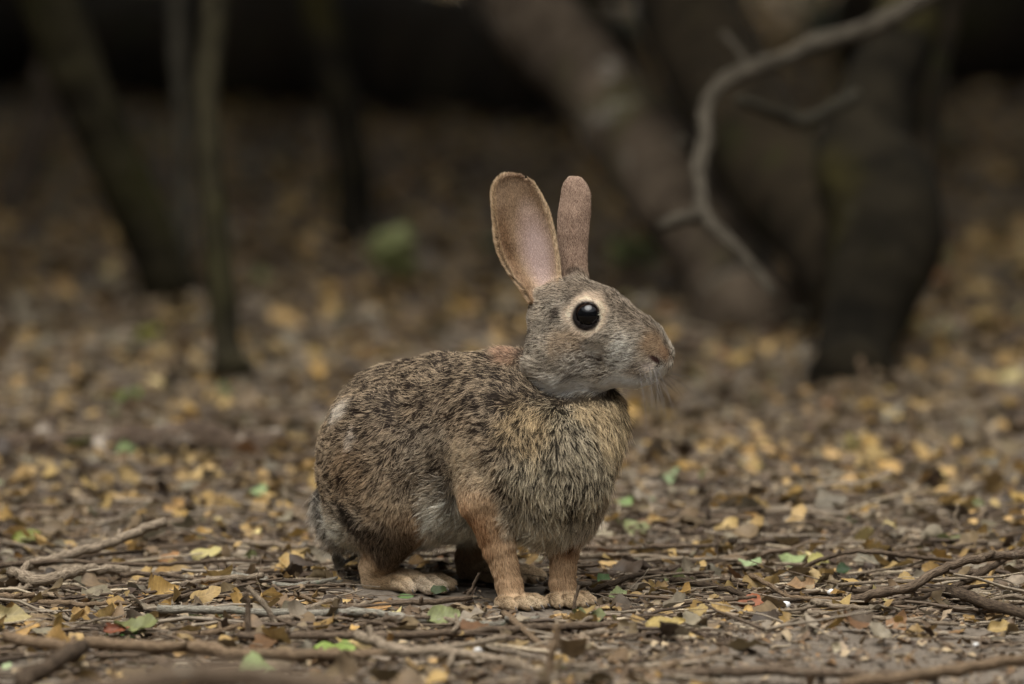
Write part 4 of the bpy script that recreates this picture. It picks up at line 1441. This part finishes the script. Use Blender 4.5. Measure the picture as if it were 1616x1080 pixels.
def coat(p, n):
    """Per point: light band, dark tip, share of dark tips, undercoat, hair length (m), lift (deg), density (1/mm2), width (m)."""
    g = groups(p)
    N = len(p)
    C = Coat()
    dm = np.stack([g['torso'], g['tail'], g['legs'], g['feet'], g['head'], np.minimum(g['ears'], 1e3), g['earbase']], 0)
    w = np.exp(-np.maximum(dm - dm.min(0), 0) / (7 * S))
    w[5] = np.exp(-np.maximum(dm[5] - dm.min(0), 0) / (2.5 * S))
    w /= w.sum(0)
    C.w = w
    tor, tail, legs, feet, head, ears, eb = w

    def mix(vals):
        v = np.array(vals, float)
        return (w.T @ v)
    L = srgb
    C.light = mix([L(190, 170, 144), L(188, 182, 172), L(190, 162, 130), L(196, 176, 148), L(200, 189, 173), L(176, 150, 126), L(182, 166, 146)])
    C.dark = mix([L(66, 52, 42), L(62, 56, 52), L(138, 108, 80), L(150, 126, 98), L(74, 65, 56), L(128, 104, 84), L(100, 84, 70)])
    C.under = mix([L(96, 82, 70), L(120, 114, 106), L(126, 102, 80), L(140, 118, 94), L(110, 98, 84), L(150, 122, 104), L(130, 110, 92)])
    C.pd = mix([0.57, 0.42, 0.30, 0.2, 0.42, 0.35, 0.4])
    C.len = mix([0.0066, 0.0110, 0.0042, 0.0021, 0.0044, 0.0019, 0.0028])
    C.lift = mix([17, 30, 18, 20, 20, 20, 24])
    C.den = mix([6.2, 4.4, 7.0, 9.0, 10.0, 9.0, 9.0])
    C.wid = mix([0.00013, 0.00015, 0.00012, 0.00010, 0.00010, 0.00010, 0.00011])
    # direction
    fl = np.zeros((N, 3))
    fl += tor[:, None] * (-BF * 1.0 - ZU * 0.42)
    fl += tail[:, None] * (-BF * 0.5 - ZU * 0.9)
    fl += legs[:, None] * (-ZU + BF * 0.08)
    fl += feet[:, None] * (FDH * 0.9 - ZU * 0.35)
    fl += head[:, None] * (-HF * 1.0 - ZU * 0.18)
    fl += (ears + eb)[:, None] * (ZU * 1.0 - RT * 0.12 - HF * 0.1)

    EN = [vnoise(p, 12 * S, k) * 0.17 for k in (61, 62, 63)]

    def patch(px, py, rad, amount=1.0, stretch=None, at=None):
        c = surf(px, py) if at is None else at
        d = p - c
        if stretch is not None:
            a, k = stretch
            a = np.array(a) / np.linalg.norm(a)
            along = d @ a
            d2 = (d * d).sum(1) - along ** 2 + (along / k) ** 2
        else:
            d2 = (d * d).sum(1)
        r = np.sqrt(d2) / (rad * S) + EN[int(px * 7 + py) % 3]
        return np.clip((1.25 - r) / 0.6, 0, 1) ** 1.5 * amount

    def paint(k, light=None, dark=None, pd=None, under=None, ln=None, lift=None, den=None, wid=None):
        for nm, v in (('light', light), ('dark', dark), ('under', under)):
            if v is not None:
                a = getattr(C, nm)
                setattr(C, nm, a * (1 - k[:, None]) + np.array(v) * k[:, None])
        for nm, v in (('pd', pd), ('len', ln), ('lift', lift), ('den', den), ('wid', wid)):
            if v is not None:
                a = getattr(C, nm)
                setattr(C, nm, a * (1 - k) + v * k)

    notear = 1 - ears
    body = tor + tail
    # underside pale, long
    x, y, D = pix(p)
    belly = np.clip((-n[:, 2] - 0.25) / 0.4, 0, 1) * tor
    paint(belly, L(205, 200, 188), L(150, 142, 128), 0.25, L(160, 154, 142), 0.014, 40)
    k = patch(690, 852, 56, 1.0, (BF, 1.7)) * (tor + 0.5 * legs)
    paint(k, L(226, 220, 206), L(168, 160, 144), 0.25, L(180, 174, 160), 0.013, 26)
    # saddle: dark brown back
    back = np.clip((n[:, 2] - 0.1) / 0.5, 0, 1) * tor
    paint(back * 0.8, L(184, 164, 138), L(50, 40, 33), 0.69, L(84, 68, 56))
    # flank greyer, shoulder paler
    paint(patch(690, 720, 70, 0.7) * tor, L(176, 164, 146), L(70, 60, 52), 0.45)
    paint(patch(742, 740, 55, 0.8) * tor, L(186, 170, 146), L(112, 96, 78), 0.25, L(124, 108, 90))
    paint(patch(560, 740, 50, 0.6) * tor, L(160, 134, 104), L(64, 50, 40), 0.5)
    paint(patch(625, 800, 46, 0.6) * tor, L(190, 172, 146), L(92, 78, 64), 0.35)
    # pale rump patch and streak
    paint(patch(548, 645, 24, 0.65, ((1, 0, -0.6), 1.5)) * tor, L(208, 202, 194), L(120, 108, 98), 0.2, L(150, 142, 134))
    paint(patch(566, 690, 12, 0.6, ((0.4, 0, -1), 2.4)) * tor, L(206, 198, 188), L(120, 108, 98), 0.25)
    # shade painted into the folds where shoulder and thigh meet the flank
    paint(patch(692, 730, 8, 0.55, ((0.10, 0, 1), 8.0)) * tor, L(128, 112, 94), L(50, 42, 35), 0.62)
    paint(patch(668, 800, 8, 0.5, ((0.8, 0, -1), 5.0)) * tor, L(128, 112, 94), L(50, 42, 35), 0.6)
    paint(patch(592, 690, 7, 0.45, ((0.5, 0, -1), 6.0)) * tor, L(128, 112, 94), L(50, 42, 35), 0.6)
    # crease shade painted over the tail, darker tail sides
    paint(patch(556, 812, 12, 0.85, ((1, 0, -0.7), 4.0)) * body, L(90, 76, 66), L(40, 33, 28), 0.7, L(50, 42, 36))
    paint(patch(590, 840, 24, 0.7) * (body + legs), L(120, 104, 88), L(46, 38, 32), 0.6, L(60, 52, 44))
    # nape
    kn = patch(803, 562, 25, 1.0, (ZU, 1.2)) * (tor + head)
    paint(kn, L(180, 150, 126), L(140, 110, 90), 0.38, L(138, 112, 95), 0.0066, 34, 6.0, 0.00014)
    # ruff of the chest: long and shaggy, darker
    kc = np.clip(patch(880, 725, 92, 1.0, (ZU, 1.25)) + patch(925, 700, 70, 0.8, (ZU, 1.3)), 0, 1) * tor
    paint(kc, L(196, 182, 156), L(58, 51, 41), 0.52, L(66, 59, 48), 0.0098, 36, 4.6, 0.00014)
    paint(patch(835, 670, 48, 0.8) * tor, L(190, 166, 128), L(68, 56, 40), 0.48, L(82, 68, 50))
    paint(patch(850, 822, 40, 0.8, (BR, 1.8)) * (tor + legs), L(196, 188, 170), L(110, 100, 84), 0.3, L(130, 122, 106), 0.014, 24)
    kt = np.clip(patch(955, 655, 50, 1.0, (ZU, 1.5)) + patch(925, 640, 34, 0.9), 0, 1) * tor
    paint(kt, L(196, 176, 142), L(92, 78, 60), 0.42, L(98, 84, 66), 0.0105, 38, 5.0, 0.00013)
    kc = np.clip(kc + kt, 0, 1)
    fl += (kc * tor)[:, None] * (-ZU * 1.5 + BF * 1.35)
    # legs
    paint(patch(748, 832, 40, 0.8, (ZU, 1.3)) * (tor + legs), L(182, 142, 104), L(122, 84, 56), 0.35, L(116, 84, 62), 0.007, 18)
    paint(patch(905, 845, 22, 0.7, (ZU, 1.4)) * legs, L(160, 110, 68), L(92, 60, 36), 0.4)
    paint(patch(618, 862, 52, 0.9) * (legs + tor), L(140, 122, 102), L(54, 45, 37), 0.55, L(66, 56, 47), 0.0075, 24)
    paint(patch(600, 905, 24, 0.7) * (legs + feet), L(176, 148, 112), L(120, 94, 66), 0.3)
    paint(patch(678, 920, 40, 0.9) * feet, L(206, 192, 172), L(150, 134, 114), 0.25, L(150, 132, 112))
    # shade painted into the gaps between the toes
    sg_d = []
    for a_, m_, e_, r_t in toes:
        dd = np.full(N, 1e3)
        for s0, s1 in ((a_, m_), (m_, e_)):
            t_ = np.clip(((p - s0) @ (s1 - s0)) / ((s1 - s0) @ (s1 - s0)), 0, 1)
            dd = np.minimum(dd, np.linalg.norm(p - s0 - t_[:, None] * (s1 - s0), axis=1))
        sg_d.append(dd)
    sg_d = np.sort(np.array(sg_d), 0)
    toe_gap_shade = np.clip(1 - (sg_d[1] - sg_d[0]) / (4.5 * S), 0, 1) * np.clip((15 * S - sg_d[0]) / (5 * S), 0, 1) * feet
    paint(patch(840, 948, 22, 0.8) * feet, L(208, 192, 166), L(150, 128, 100), 0.25)
    paint(patch(905, 948, 22, 0.7) * feet, L(200, 180, 150), L(150, 126, 96), 0.25)
    paint(toe_gap_shade, L(70, 56, 44), L(36, 28, 22), 0.6, L(34, 26, 20), 0.0012, 10)
    # face
    hd = head + eb
    top = np.clip((n[:, 2] - 0.35) / 0.4, 0, 1) * head
    paint(top * 0.7, L(160, 142, 122), L(62, 52, 43), 0.55, L(80, 68, 58))
    paint(patch(900, 545, 34, 0.5) * head, L(178, 150, 116), L(104, 84, 64), 0.4)
    paint(patch(915, 575, 30, 0.7, (HF, 1.3)) * head, L(210, 204, 194), L(100, 90, 80), 0.42)
    paint(patch(950, 560, 13, 0.45, ((0.3, 0, 1), 2.0)) * head, L(112, 98, 82), L(60, 50, 42), 0.6)
    paint(patch(985, 560, 26, 0.8, ((0.3, 0, 1), 1.3)) * head, L(222, 218, 210), L(116, 108, 98), 0.36, L(150, 142, 132))
    paint(patch(1012, 585, 20, 0.6) * head, L(172, 156, 138), L(96, 84, 72), 0.4)
    jaw = np.clip((-n[:, 2] - 0.28) / 0.35, 0, 1) * head * np.clip((x - 862) / 30, 0, 1)
    paint(jaw, L(238, 236, 232), L(188, 184, 178), 0.12, L(160, 156, 150), 0.0048, 16)
    for cx, cy in ((880, 607), (895, 611), (915, 615), (935, 615), (970, 611), (1005, 606)):
        paint(patch(cx, cy - 3, 15, 1.0, at=H(cx, cy, 34 - 0.16 * max(cx - 900, 0))) * head, L(238, 236, 232), L(188, 184, 178), 0.12, L(160, 156, 152), 0.0055, 16)
    paint(patch(905, 592, 7, 0.5, (HF, 5.5)) * head, L(112, 104, 98), L(62, 56, 52), 0.55)
    paint(patch(846, 585, 8, 0.25, ((0.4, 0, -1), 2.5)) * (head + tor), L(90, 78, 66), L(46, 38, 32), 0.6)
    paint(np.clip(patch(862, 580, 26, 0.9, at=H(862, 580, 40)) + patch(890, 598, 22, 0.8, at=H(890, 598, 42)), 0, 1) * head, ln=0.0088, lift=25)
    # nose: orange-brown bridge, pale lips, pink nostril
    paint(patch(1035, 545, 22, 0.9) * head, L(176, 152, 124), L(126, 102, 80), 0.38, L(128, 106, 86), 0.0026, 14)
    paint(patch(1050, 558, 14, 0.9) * head, L(172, 144, 116), L(130, 104, 84), 0.3, L(134, 108, 88), 0.0017, 14)
    paint(patch(1027, 577, 6.0, 1.0, ((1, 0, -0.5), 2.2)) * head, L(206, 194, 184), L(190, 176, 166), 0.1, L(180, 164, 154), 0.0022, 14)
    paint(patch(1052, 580, 4.5, 0.9) * head, L(222, 212, 204), L(190, 176, 166), 0.1, L(180, 164, 154), 0.0018, 14)
    paint(patch(1042, 568, 15, 1.0) * head, ln=0.0008)
    paint(patch(1034, 602, 20, 1.0) * head, ln=0.0018)
    kn2 = np.clip(patch(1036, 568, 4.6, 1.0, ((1, 0, -0.75), 3.0)) + patch(1047, 590, 4, 1.0, (ZU, 2.0)) + patch(1028, 606, 2.2, 0.8, ((1, 0, 0.25), 8.0)), 0, 1) * head
    paint(kn2, L(96, 62, 55), L(52, 32, 28), 0.5, L(66, 42, 37), 0.0005, 10)
    # eye rings on both sides
    for c, sg in EYES:
        r = np.linalg.norm((p - c) - np.outer((p - c) @ HR, HR), axis=1) / S
        side = ((p - c) @ HR * sg / S > -40)
        ux = ((p - c) @ HF) / S
        uz = (p[:, 2] - c[2]) / S
        rr = r - 4 * np.clip(ux / 25, -1, 1) + 6 * np.clip(-uz / 25, 0, 1) + 24 * EN[0] + 12 * EN[1] + 1.5 * np.abs(uz) / 20
        ring = np.clip((40 - rr) / 13, 0, 1) * side * head
        paint(ring, L(232, 214, 194), L(190, 168, 146), 0.28, L(200, 180, 160), 0.0026, 12, 9.0, 0.0001)
        lid = np.clip((23.2 - r) / 1.6, 0, 1) * side * head
        paint(lid, L(40, 30, 26), L(24, 18, 16), 0.5, L(30, 22, 19), 0.0004, 10, 6.0)
        # hair parts around the eye
        out = (p - c) - np.outer((p - c) @ HR, HR)
        out /= (np.linalg.norm(out, axis=1, keepdims=True) + 1e-9)
        fl += (np.clip((34 - r) / 12, 0, 1) * side * head)[:, None] * out * 1.2
    paint(patch(884, 492, 7, 0.8, ((0.5, 0, 1), 1.8)) * head, L(104, 90, 78), L(56, 46, 40), 0.6)
    # ears: inside of the near one
    e1 = ears * (np.abs(d_ear1(p)) < np.abs(d_ear2(p)))
    inner = e1 * np.clip(-n[:, 1] * 1.0 - 0.15, 0, 1)
    inner = np.clip(inner * 2.0, 0, 1)
    l = np.interp(y, [r[0] for r in EAR1], [r[1] for r in EAR1])
    rgt = np.interp(y, [r[0] for r in EAR1], [r[2] for r in EAR1])
    u = (x - (l + rgt) / 2) / np.maximum((rgt - l) / 2, 1)
    paint(inner, L(194, 168, 140), L(152, 128, 104), 0.4, L(178, 152, 130), 0.0014, 16)
    pink = inner * np.clip(1.2 - np.sqrt(((u - 0.30) / 0.62) ** 2 + ((y - 402) / 82) ** 2), 0, 1)
    paint(np.clip(pink * 1.2, 0, 1), L(212, 192, 184), L(196, 170, 162), 0.3, L(204, 178, 170), 0.0010, 14, 2.0)
    brown = inner * np.clip((-0.35 - u) / 0.3, 0, 1) * np.clip((y - 320) / 40, 0, 1)
    paint(brown * 0.8, L(158, 124, 92), L(112, 84, 60), 0.5, L(130, 98, 72), 0.0022, 18)
    rim = ears * np.clip((np.abs(u) - 0.86) / 0.1, 0, 1) * (e1 > 0.3)
    paint(rim * 0.9, L(206, 184, 154), L(176, 150, 120), 0.3, L(170, 146, 118), 0.0033, 44)
    e2 = ears * (np.abs(d_ear1(p)) >= np.abs(d_ear2(p)))
    paint(e2 * 0.9, L(184, 160, 142), L(130, 106, 92), 0.35, L(150, 122, 106), 0.0015, 14)
    paint(patch(905, 431, 8, 0.7, (RT, 2.4)) * (ears + eb + head), L(96, 80, 68), L(52, 42, 35), 0.6, L(70, 58, 48), 0.003, 18)
    C.flow = fl
    return C


rn = grad(rv)
me = mesh_from('rabbit_body', rv, rq)
CV = coat(rv, rn)
skin_col = CV.under * 0.75
point_colors(me, skin_col)


def _skin(nt, b):
    a = node(nt, 'ShaderNodeAttribute', attribute_name='col')
    b.inputs['Roughness'].default_value = 0.75
    b.inputs['Specular IOR Level'].default_value = 0.2
    nt.links.new(a.outputs['Color'], b.inputs['Base Color'])
    tr = node(nt, 'ShaderNodeBsdfTranslucent')
    mx = node(nt, 'ShaderNodeMixShader')
    mx.inputs[0].default_value = 0.35
    nt.links.new(a.outputs['Color'], tr.inputs['Color'])
    nt.links.new(b.outputs[0], mx.inputs[1])
    nt.links.new(tr.outputs[0], mx.inputs[2])
    nt.links.new(mx.outputs[0], nt.nodes['Material Output'].inputs['Surface'])


M_SKIN = new_mat('rabbit_skin', _skin)
rabbit = bpy.data.objects.new('rabbit', None)
COL.objects.link(rabbit)
RB = onz(P(760, 940, 40), 0)
rabbit.location = RB
tag(rabbit, 'brown and grey cottontail rabbit standing alert on the leaf litter, ears raised', 'rabbit')


def rlink(name, data, mat, parent=rabbit):
    o = link(name, data, mat, parent)
    o.matrix_parent_inverse = Matrix.Translation(-Vector(RB)) if parent is rabbit else Matrix.Identity(4)
    return o


body_ob = rlink('body', me, M_SKIN)


def _eye(nt, b):
    g = node(nt, 'ShaderNodeNewGeometry')
    tc = node(nt, 'ShaderNodeTexCoord')
    vl = node(nt, 'ShaderNodeVectorMath', operation='DOT_PRODUCT')
    vl.inputs[1].default_value = (0, 0, 1)
    nt.links.new(tc.outputs['Normal'], vl.inputs[0])
    r = node(nt, 'ShaderNodeValToRGB')
    r.color_ramp.elements[0].position = 0.30
    r.color_ramp.elements[0].color = (0.030, 0.016, 0.010, 1)
    r.color_ramp.elements[1].position = 0.72
    r.color_ramp.elements[1].color = (0.0015, 0.0015, 0.002, 1)
    nt.links.new(vl.outputs['Value'], r.inputs[0])
    nt.links.new(r.outputs[0], b.inputs['Base Color'])
    b.inputs['Roughness'].default_value = 0.04
    b.inputs['Specular IOR Level'].default_value = 0.34


M_EYE = new_mat('eye_gloss', _eye)
for c, sg in EYES:
    nu, nv = 32, 20
    vs, fs = [], []
    for j in range(nv + 1):
        th = math.pi * j / nv
        for i in range(nu):
            ph = 2 * math.pi * i / nu
            vs.append((math.sin(th) * math.cos(ph), math.sin(th) * math.sin(ph), math.cos(th)))
    for j in range(nv):
        for i in range(nu):
            fs.append((j * nu + i, (j + 1) * nu + i, (j + 1) * nu + (i + 1) % nu, j * nu + (i + 1) % nu))
    em = mesh_from('eye', np.array(vs) * EYE_R * S, fs)
    eo = rlink('eye', em, M_EYE)
    zq = Vector(HR * sg + HF * 0.12).to_track_quat('Z', 'Y')
    eo.location = c
    eo.rotation_euler = zq.to_euler()

def _lid(nt, b):
    b.inputs['Base Color'].default_value = (0.022, 0.015, 0.012, 1)
    b.inputs['Roughness'].default_value = 0.4


M_LID = new_mat('eyelid_skin', _lid)
for c, sg in EYES:
    ax = HR * sg
    o0 = c + ax * (8.0 * S)
    vs, fs = [], []
    nu, nv = 48, 8
    for i in range(nu):
        ph = 2 * math.pi * i / nu
        ex = 1.0 + 0.10 * math.cos(ph) ** 4
        dirv = HF * math.cos(ph) * ex + ZU * math.sin(ph)
        for j in range(nv):
            th = 2 * math.pi * j / nv
            vs.append(o0 + dirv * ((20.2 + 1.9 * math.cos(th)) * S) + ax * (2.4 * math.sin(th) * S))
    for i in range(nu):
        for j in range(nv):
            fs.append((i * nv + j, i * nv + (j + 1) % nv, ((i + 1) % nu) * nv + (j + 1) % nv, ((i + 1) % nu) * nv + j))
    rlink('eyelid', mesh_from('eyelid', np.array(vs), fs), M_LID)

# claws
def _claw(nt, b):
    b.inputs['Base Color'].default_value = (0.05, 0.038, 0.03, 1)
    b.inputs['Roughness'].default_value = 0.35


M_CLAW = new_mat('claw_horn', _claw)
for a, m, e, r in toes:
    dr = (e - m) / np.linalg.norm(e - m)
    sd_ = np.array([dr[1], -dr[0], 0])
    sd_ /= np.linalg.norm(sd_)
    u_ = np.cross(sd_, dr)
    c0 = e + dr * r * 0.4 * S + ZU * (r * 0.1 * S)
    rings, vs, fs = [(0, 2.6), (6, 2.0), (11, 0.9)], [], []
    for t, rad in rings:
        for i in range(6):
            an = i * math.pi / 3
            vs.append(c0 + dr * t * S - ZU * (t * t * 0.03 * S) + (sd_ * math.cos(an) * 0.7 + u_ * math.sin(an)) * rad * S)
    vs.append(c0 + dr * 15 * S - ZU * (6.5 * S))
    for j in range(2):
        for i in range(6):
            fs.append((j * 6 + i, j * 6 + (i + 1) % 6, (j + 1) * 6 + (i + 1) % 6, (j + 1) * 6 + i))
    for i in range(6):
        fs.append((12 + i, 12 + (i + 1) % 6, 18))
    rlink('claw', mesh_from('claw', np.array(vs), fs), M_CLAW)

# ---- fur: hair curves grown from the skin
tri = np.concatenate([rq[:, [0, 1, 2]], rq[:, [0, 2, 3]]])
A = 0.5 * np.linalg.norm(np.cross(rv[tri[:, 1]] - rv[tri[:, 0]], rv[tri[:, 2]] - rv[tri[:, 0]]), axis=1)
fn = rn[tri].mean(1)
vis = np.where((fn @ (-FW)) > -0.3, 1.0, 0.4)
dens = CV.den[tri].mean(1) * 1e6 * vis * FUR_DENSITY
ex = A * dens
cnt = np.floor(ex + RNG.random(len(ex))).astype(int)
fi = np.repeat(np.arange(len(tri)), cnt)
NH = len(fi)
b1, b2 = RNG.random(NH), RNG.random(NH)
fl_ = b1 + b2 > 1
b1[fl_], b2[fl_] = 1 - b1[fl_], 1 - b2[fl_]
bw = np.stack([1 - b1 - b2, b1, b2], 1)


def bary(att):
    t = att[tri[fi]]
    return (t * bw[:, :, None]).sum(1) if t.ndim == 3 else (t * bw).sum(1)


root = bary(rv)
hn = bary(rn)
hn /= np.linalg.norm(hn, axis=1, keepdims=True)
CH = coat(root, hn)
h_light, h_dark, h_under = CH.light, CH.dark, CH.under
h_pd, h_len, h_lift, h_wid = CH.pd, CH.len, CH.lift, CH.wid
h_flow = CH.flow
tors = CH.w[0] + CH.w[1]
# flow wander
nz = np.stack([vnoise(root, 0.011, 11), vnoise(root, 0.011, 12), vnoise(root, 0.011, 13)], 1)
nz2 = np.stack([vnoise(root, 0.0035, 14), vnoise(root, 0.0035, 15), vnoise(root, 0.0035, 16)], 1)
h_flow = h_flow / (np.linalg.norm(h_flow, axis=1, keepdims=True) + 1e-9) + nz * (0.30 + 0.25 * tors)[:, None] + nz2 * (0.22 + 0.22 * tors)[:, None] + RNG.normal(0, 0.16, (NH, 3))
tg = h_flow - hn * (h_flow * hn).sum(1, keepdims=True)
tg /= np.linalg.norm(tg, axis=1, keepdims=True) + 1e-9
L_ = h_len * (0.72 + 0.5 * RNG.random(NH)) * (1 + 0.22 * vnoise(root, 0.014, 21))
guard = RNG.random(NH) < 0.07 * tors
L_ *= np.where(guard, 1.4, 1.0)
an = np.radians(np.clip(h_lift * (0.7 + 0.7 * RNG.random(NH)) + 10 * vnoise(root, 0.009, 22), 4, 70))
K = 6
ss = np.linspace(0, 1, K)
d0 = tg * np.cos(an)[:, None] + hn * np.sin(an)[:, None]
an1 = an * 0.35
d1 = tg * np.cos(an1)[:, None] + hn * np.sin(an1)[:, None]
d1[:, 2] -= 0.10 * tors
pts = np.zeros((NH, K, 3))
for i, s_ in enumerate(ss):
    pts[:, i] = root + L_[:, None] * (d0 * s_ + (d1 - d0) * (s_ * s_ * 0.5))
# clumping towards jittered cell centres
cell = 0.0015
ci = np.floor(root / cell).astype(np.int64)
best = np.full(NH, 1e9)
bc = np.zeros((NH, 3))
bid = np.zeros(NH)
for dx in (-1, 0, 1):
    for dy in (-1, 0, 1):
        for dz in (-1, 0, 1):
            i, j, k = ci[:, 0] + dx, ci[:, 1] + dy, ci[:, 2] + dz
            cpos = (np.stack([i, j, k], 1) + np.stack([hash3(i, j, k, s) for s in (1, 2, 3)], 1)) * cell
            d2 = ((cpos - root) ** 2).sum(1)
            m = d2 < best
            best = np.where(m, d2, best)
            bc[m] = cpos[m]
            bid = np.where(m, hash3(i, j, k, 9), bid)
pull = bc - root
pull -= hn * (pull * hn).sum(1, keepdims=True)
kcl = 0.55 * tors + 0.15
for i, s_ in enumerate(ss):
    pts[:, i] += pull * (kcl * s_ ** 1.4 * (0.6 + 0.4 * bid))[:, None]
wv = np.cross(hn, tg)
ph = RNG.random(NH) * 6.28
for i, s_ in enumerate(ss):
    pts[:, i] += wv * (0.055 * L_ * tors * np.sin(ph + s_ * 5.0) * s_)[:, None]
# no hair below the ground
pts[:, :, 2] = np.maximum(pts[:, :, 2], 0.0008)
# colours along the hair
r1 = RNG.random(NH)
kb = 0.15 + 0.40 * tors
mixv = kb * bid + (1 - kb) * r1 + 0.10 * vnoise(root, 0.006, 31)
isdark = np.clip((h_pd + 0.03 - mixv) / 0.09 + 0.5, 0, 1)
isdark = np.where(guard & (r1 < 0.5), 0.0, isdark)
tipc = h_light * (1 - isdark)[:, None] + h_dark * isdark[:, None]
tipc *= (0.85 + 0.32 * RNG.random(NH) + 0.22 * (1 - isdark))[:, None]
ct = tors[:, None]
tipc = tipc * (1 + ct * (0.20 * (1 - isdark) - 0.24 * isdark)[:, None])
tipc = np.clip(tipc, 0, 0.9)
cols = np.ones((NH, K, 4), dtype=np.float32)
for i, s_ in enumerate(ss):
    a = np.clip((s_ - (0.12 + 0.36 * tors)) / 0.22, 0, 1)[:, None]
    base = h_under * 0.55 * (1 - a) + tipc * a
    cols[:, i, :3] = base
rad = h_wid[:, None] * (0.8 + 0.5 * RNG.random(NH))[:, None] * (1.0 - 0.82 * ss ** 1.6)[None]
hc = bpy.data.hair_curves.new('fur')
hc.add_curves([K] * NH)
hc.attributes['position'].data.foreach_set('vector', pts.astype(np.float32).ravel())
ra = hc.attributes.get('radius') or hc.attributes.new('radius', 'FLOAT', 'POINT')
ra.data.foreach_set('value', rad.astype(np.float32).ravel())
ca = hc.attributes.new('col', 'FLOAT_COLOR', 'POINT')
ca.data.foreach_set('color', cols.ravel())


def _fur(nt, b):
    a = node(nt, 'ShaderNodeAttribute', attribute_name='col')
    nt.links.new(a.outputs['Color'], b.inputs['Base Color'])
    b.inputs['Roughness'].default_value = 0.55
    b.inputs['Specular IOR Level'].default_value = 0.25
    tr = node(nt, 'ShaderNodeBsdfTranslucent')
    mx = node(nt, 'ShaderNodeMixShader')
    mx.inputs[0].default_value = 0.3
    nt.links.new(a.outputs['Color'], tr.inputs['Color'])
    nt.links.new(b.outputs[0], mx.inputs[1])
    nt.links.new(tr.outputs[0], mx.inputs[2])
    nt.links.new(mx.outputs[0], nt.nodes['Material Output'].inputs['Surface'])


M_FUR = new_mat('rabbit_fur', _fur)
fur = rlink('fur', hc, M_FUR)
print('HAIRS', NH, 'VERTS', len(rv))

# whiskers
wp, wr = [], []
KW = 8
for sg in (1, -1):
    for i in range(13):
        r0 = H(1018 + random.uniform(-10, 16), 582 + random.uniform(-8, 12), 30 * sg)
        if sg > 0:
            r0 = surf(1018 + random.uniform(-12, 16), 583 + random.uniform(-8, 12))
        dr = HR * sg * random.uniform(0.35, 1.0) + HF * random.uniform(0.1, 0.85) + ZU * random.uniform(-0.75, 0.12)
        dr = dr / np.linalg.norm(dr)
        ln = random.uniform(60, 120) * S
        for s_ in np.linspace(0, 1, KW):
            wp.append(r0 + dr * ln * s_ - HF * ln * 0.12 * s_ * s_ - ZU * ln * 0.14 * s_ * s_)
            wr.append(0.00015 * (1 - 0.8 * s_))
for i in range(4):
    r0 = surf(945 + i * 6, 462 + i * 5)
    dr = HF * 0.4 + ZU * 1.0 + HR * random.uniform(-0.2, 0.5)
    for s_ in np.linspace(0, 1, KW):
        wp.append(r0 + dr * 36 * S * s_ + HF * 12 * S * s_ * s_)
        wr.append(0.00007 * (1 - 0.8 * s_))
wc = bpy.data.hair_curves.new('whiskers')
wc.add_curves([KW] * (len(wp) // KW))
wc.attributes['position'].data.foreach_set('vector', np.array(wp, dtype=np.float32).ravel())
ra = wc.attributes.get('radius') or wc.attributes.new('radius', 'FLOAT', 'POINT')
ra.data.foreach_set('value', np.array(wr, dtype=np.float32))


def _wh(nt, b):
    b.inputs['Base Color'].default_value = (0.06, 0.05, 0.045, 1)
    b.inputs['Roughness'].default_value = 0.4


rlink('whiskers', wc, new_mat('whisker', _wh))
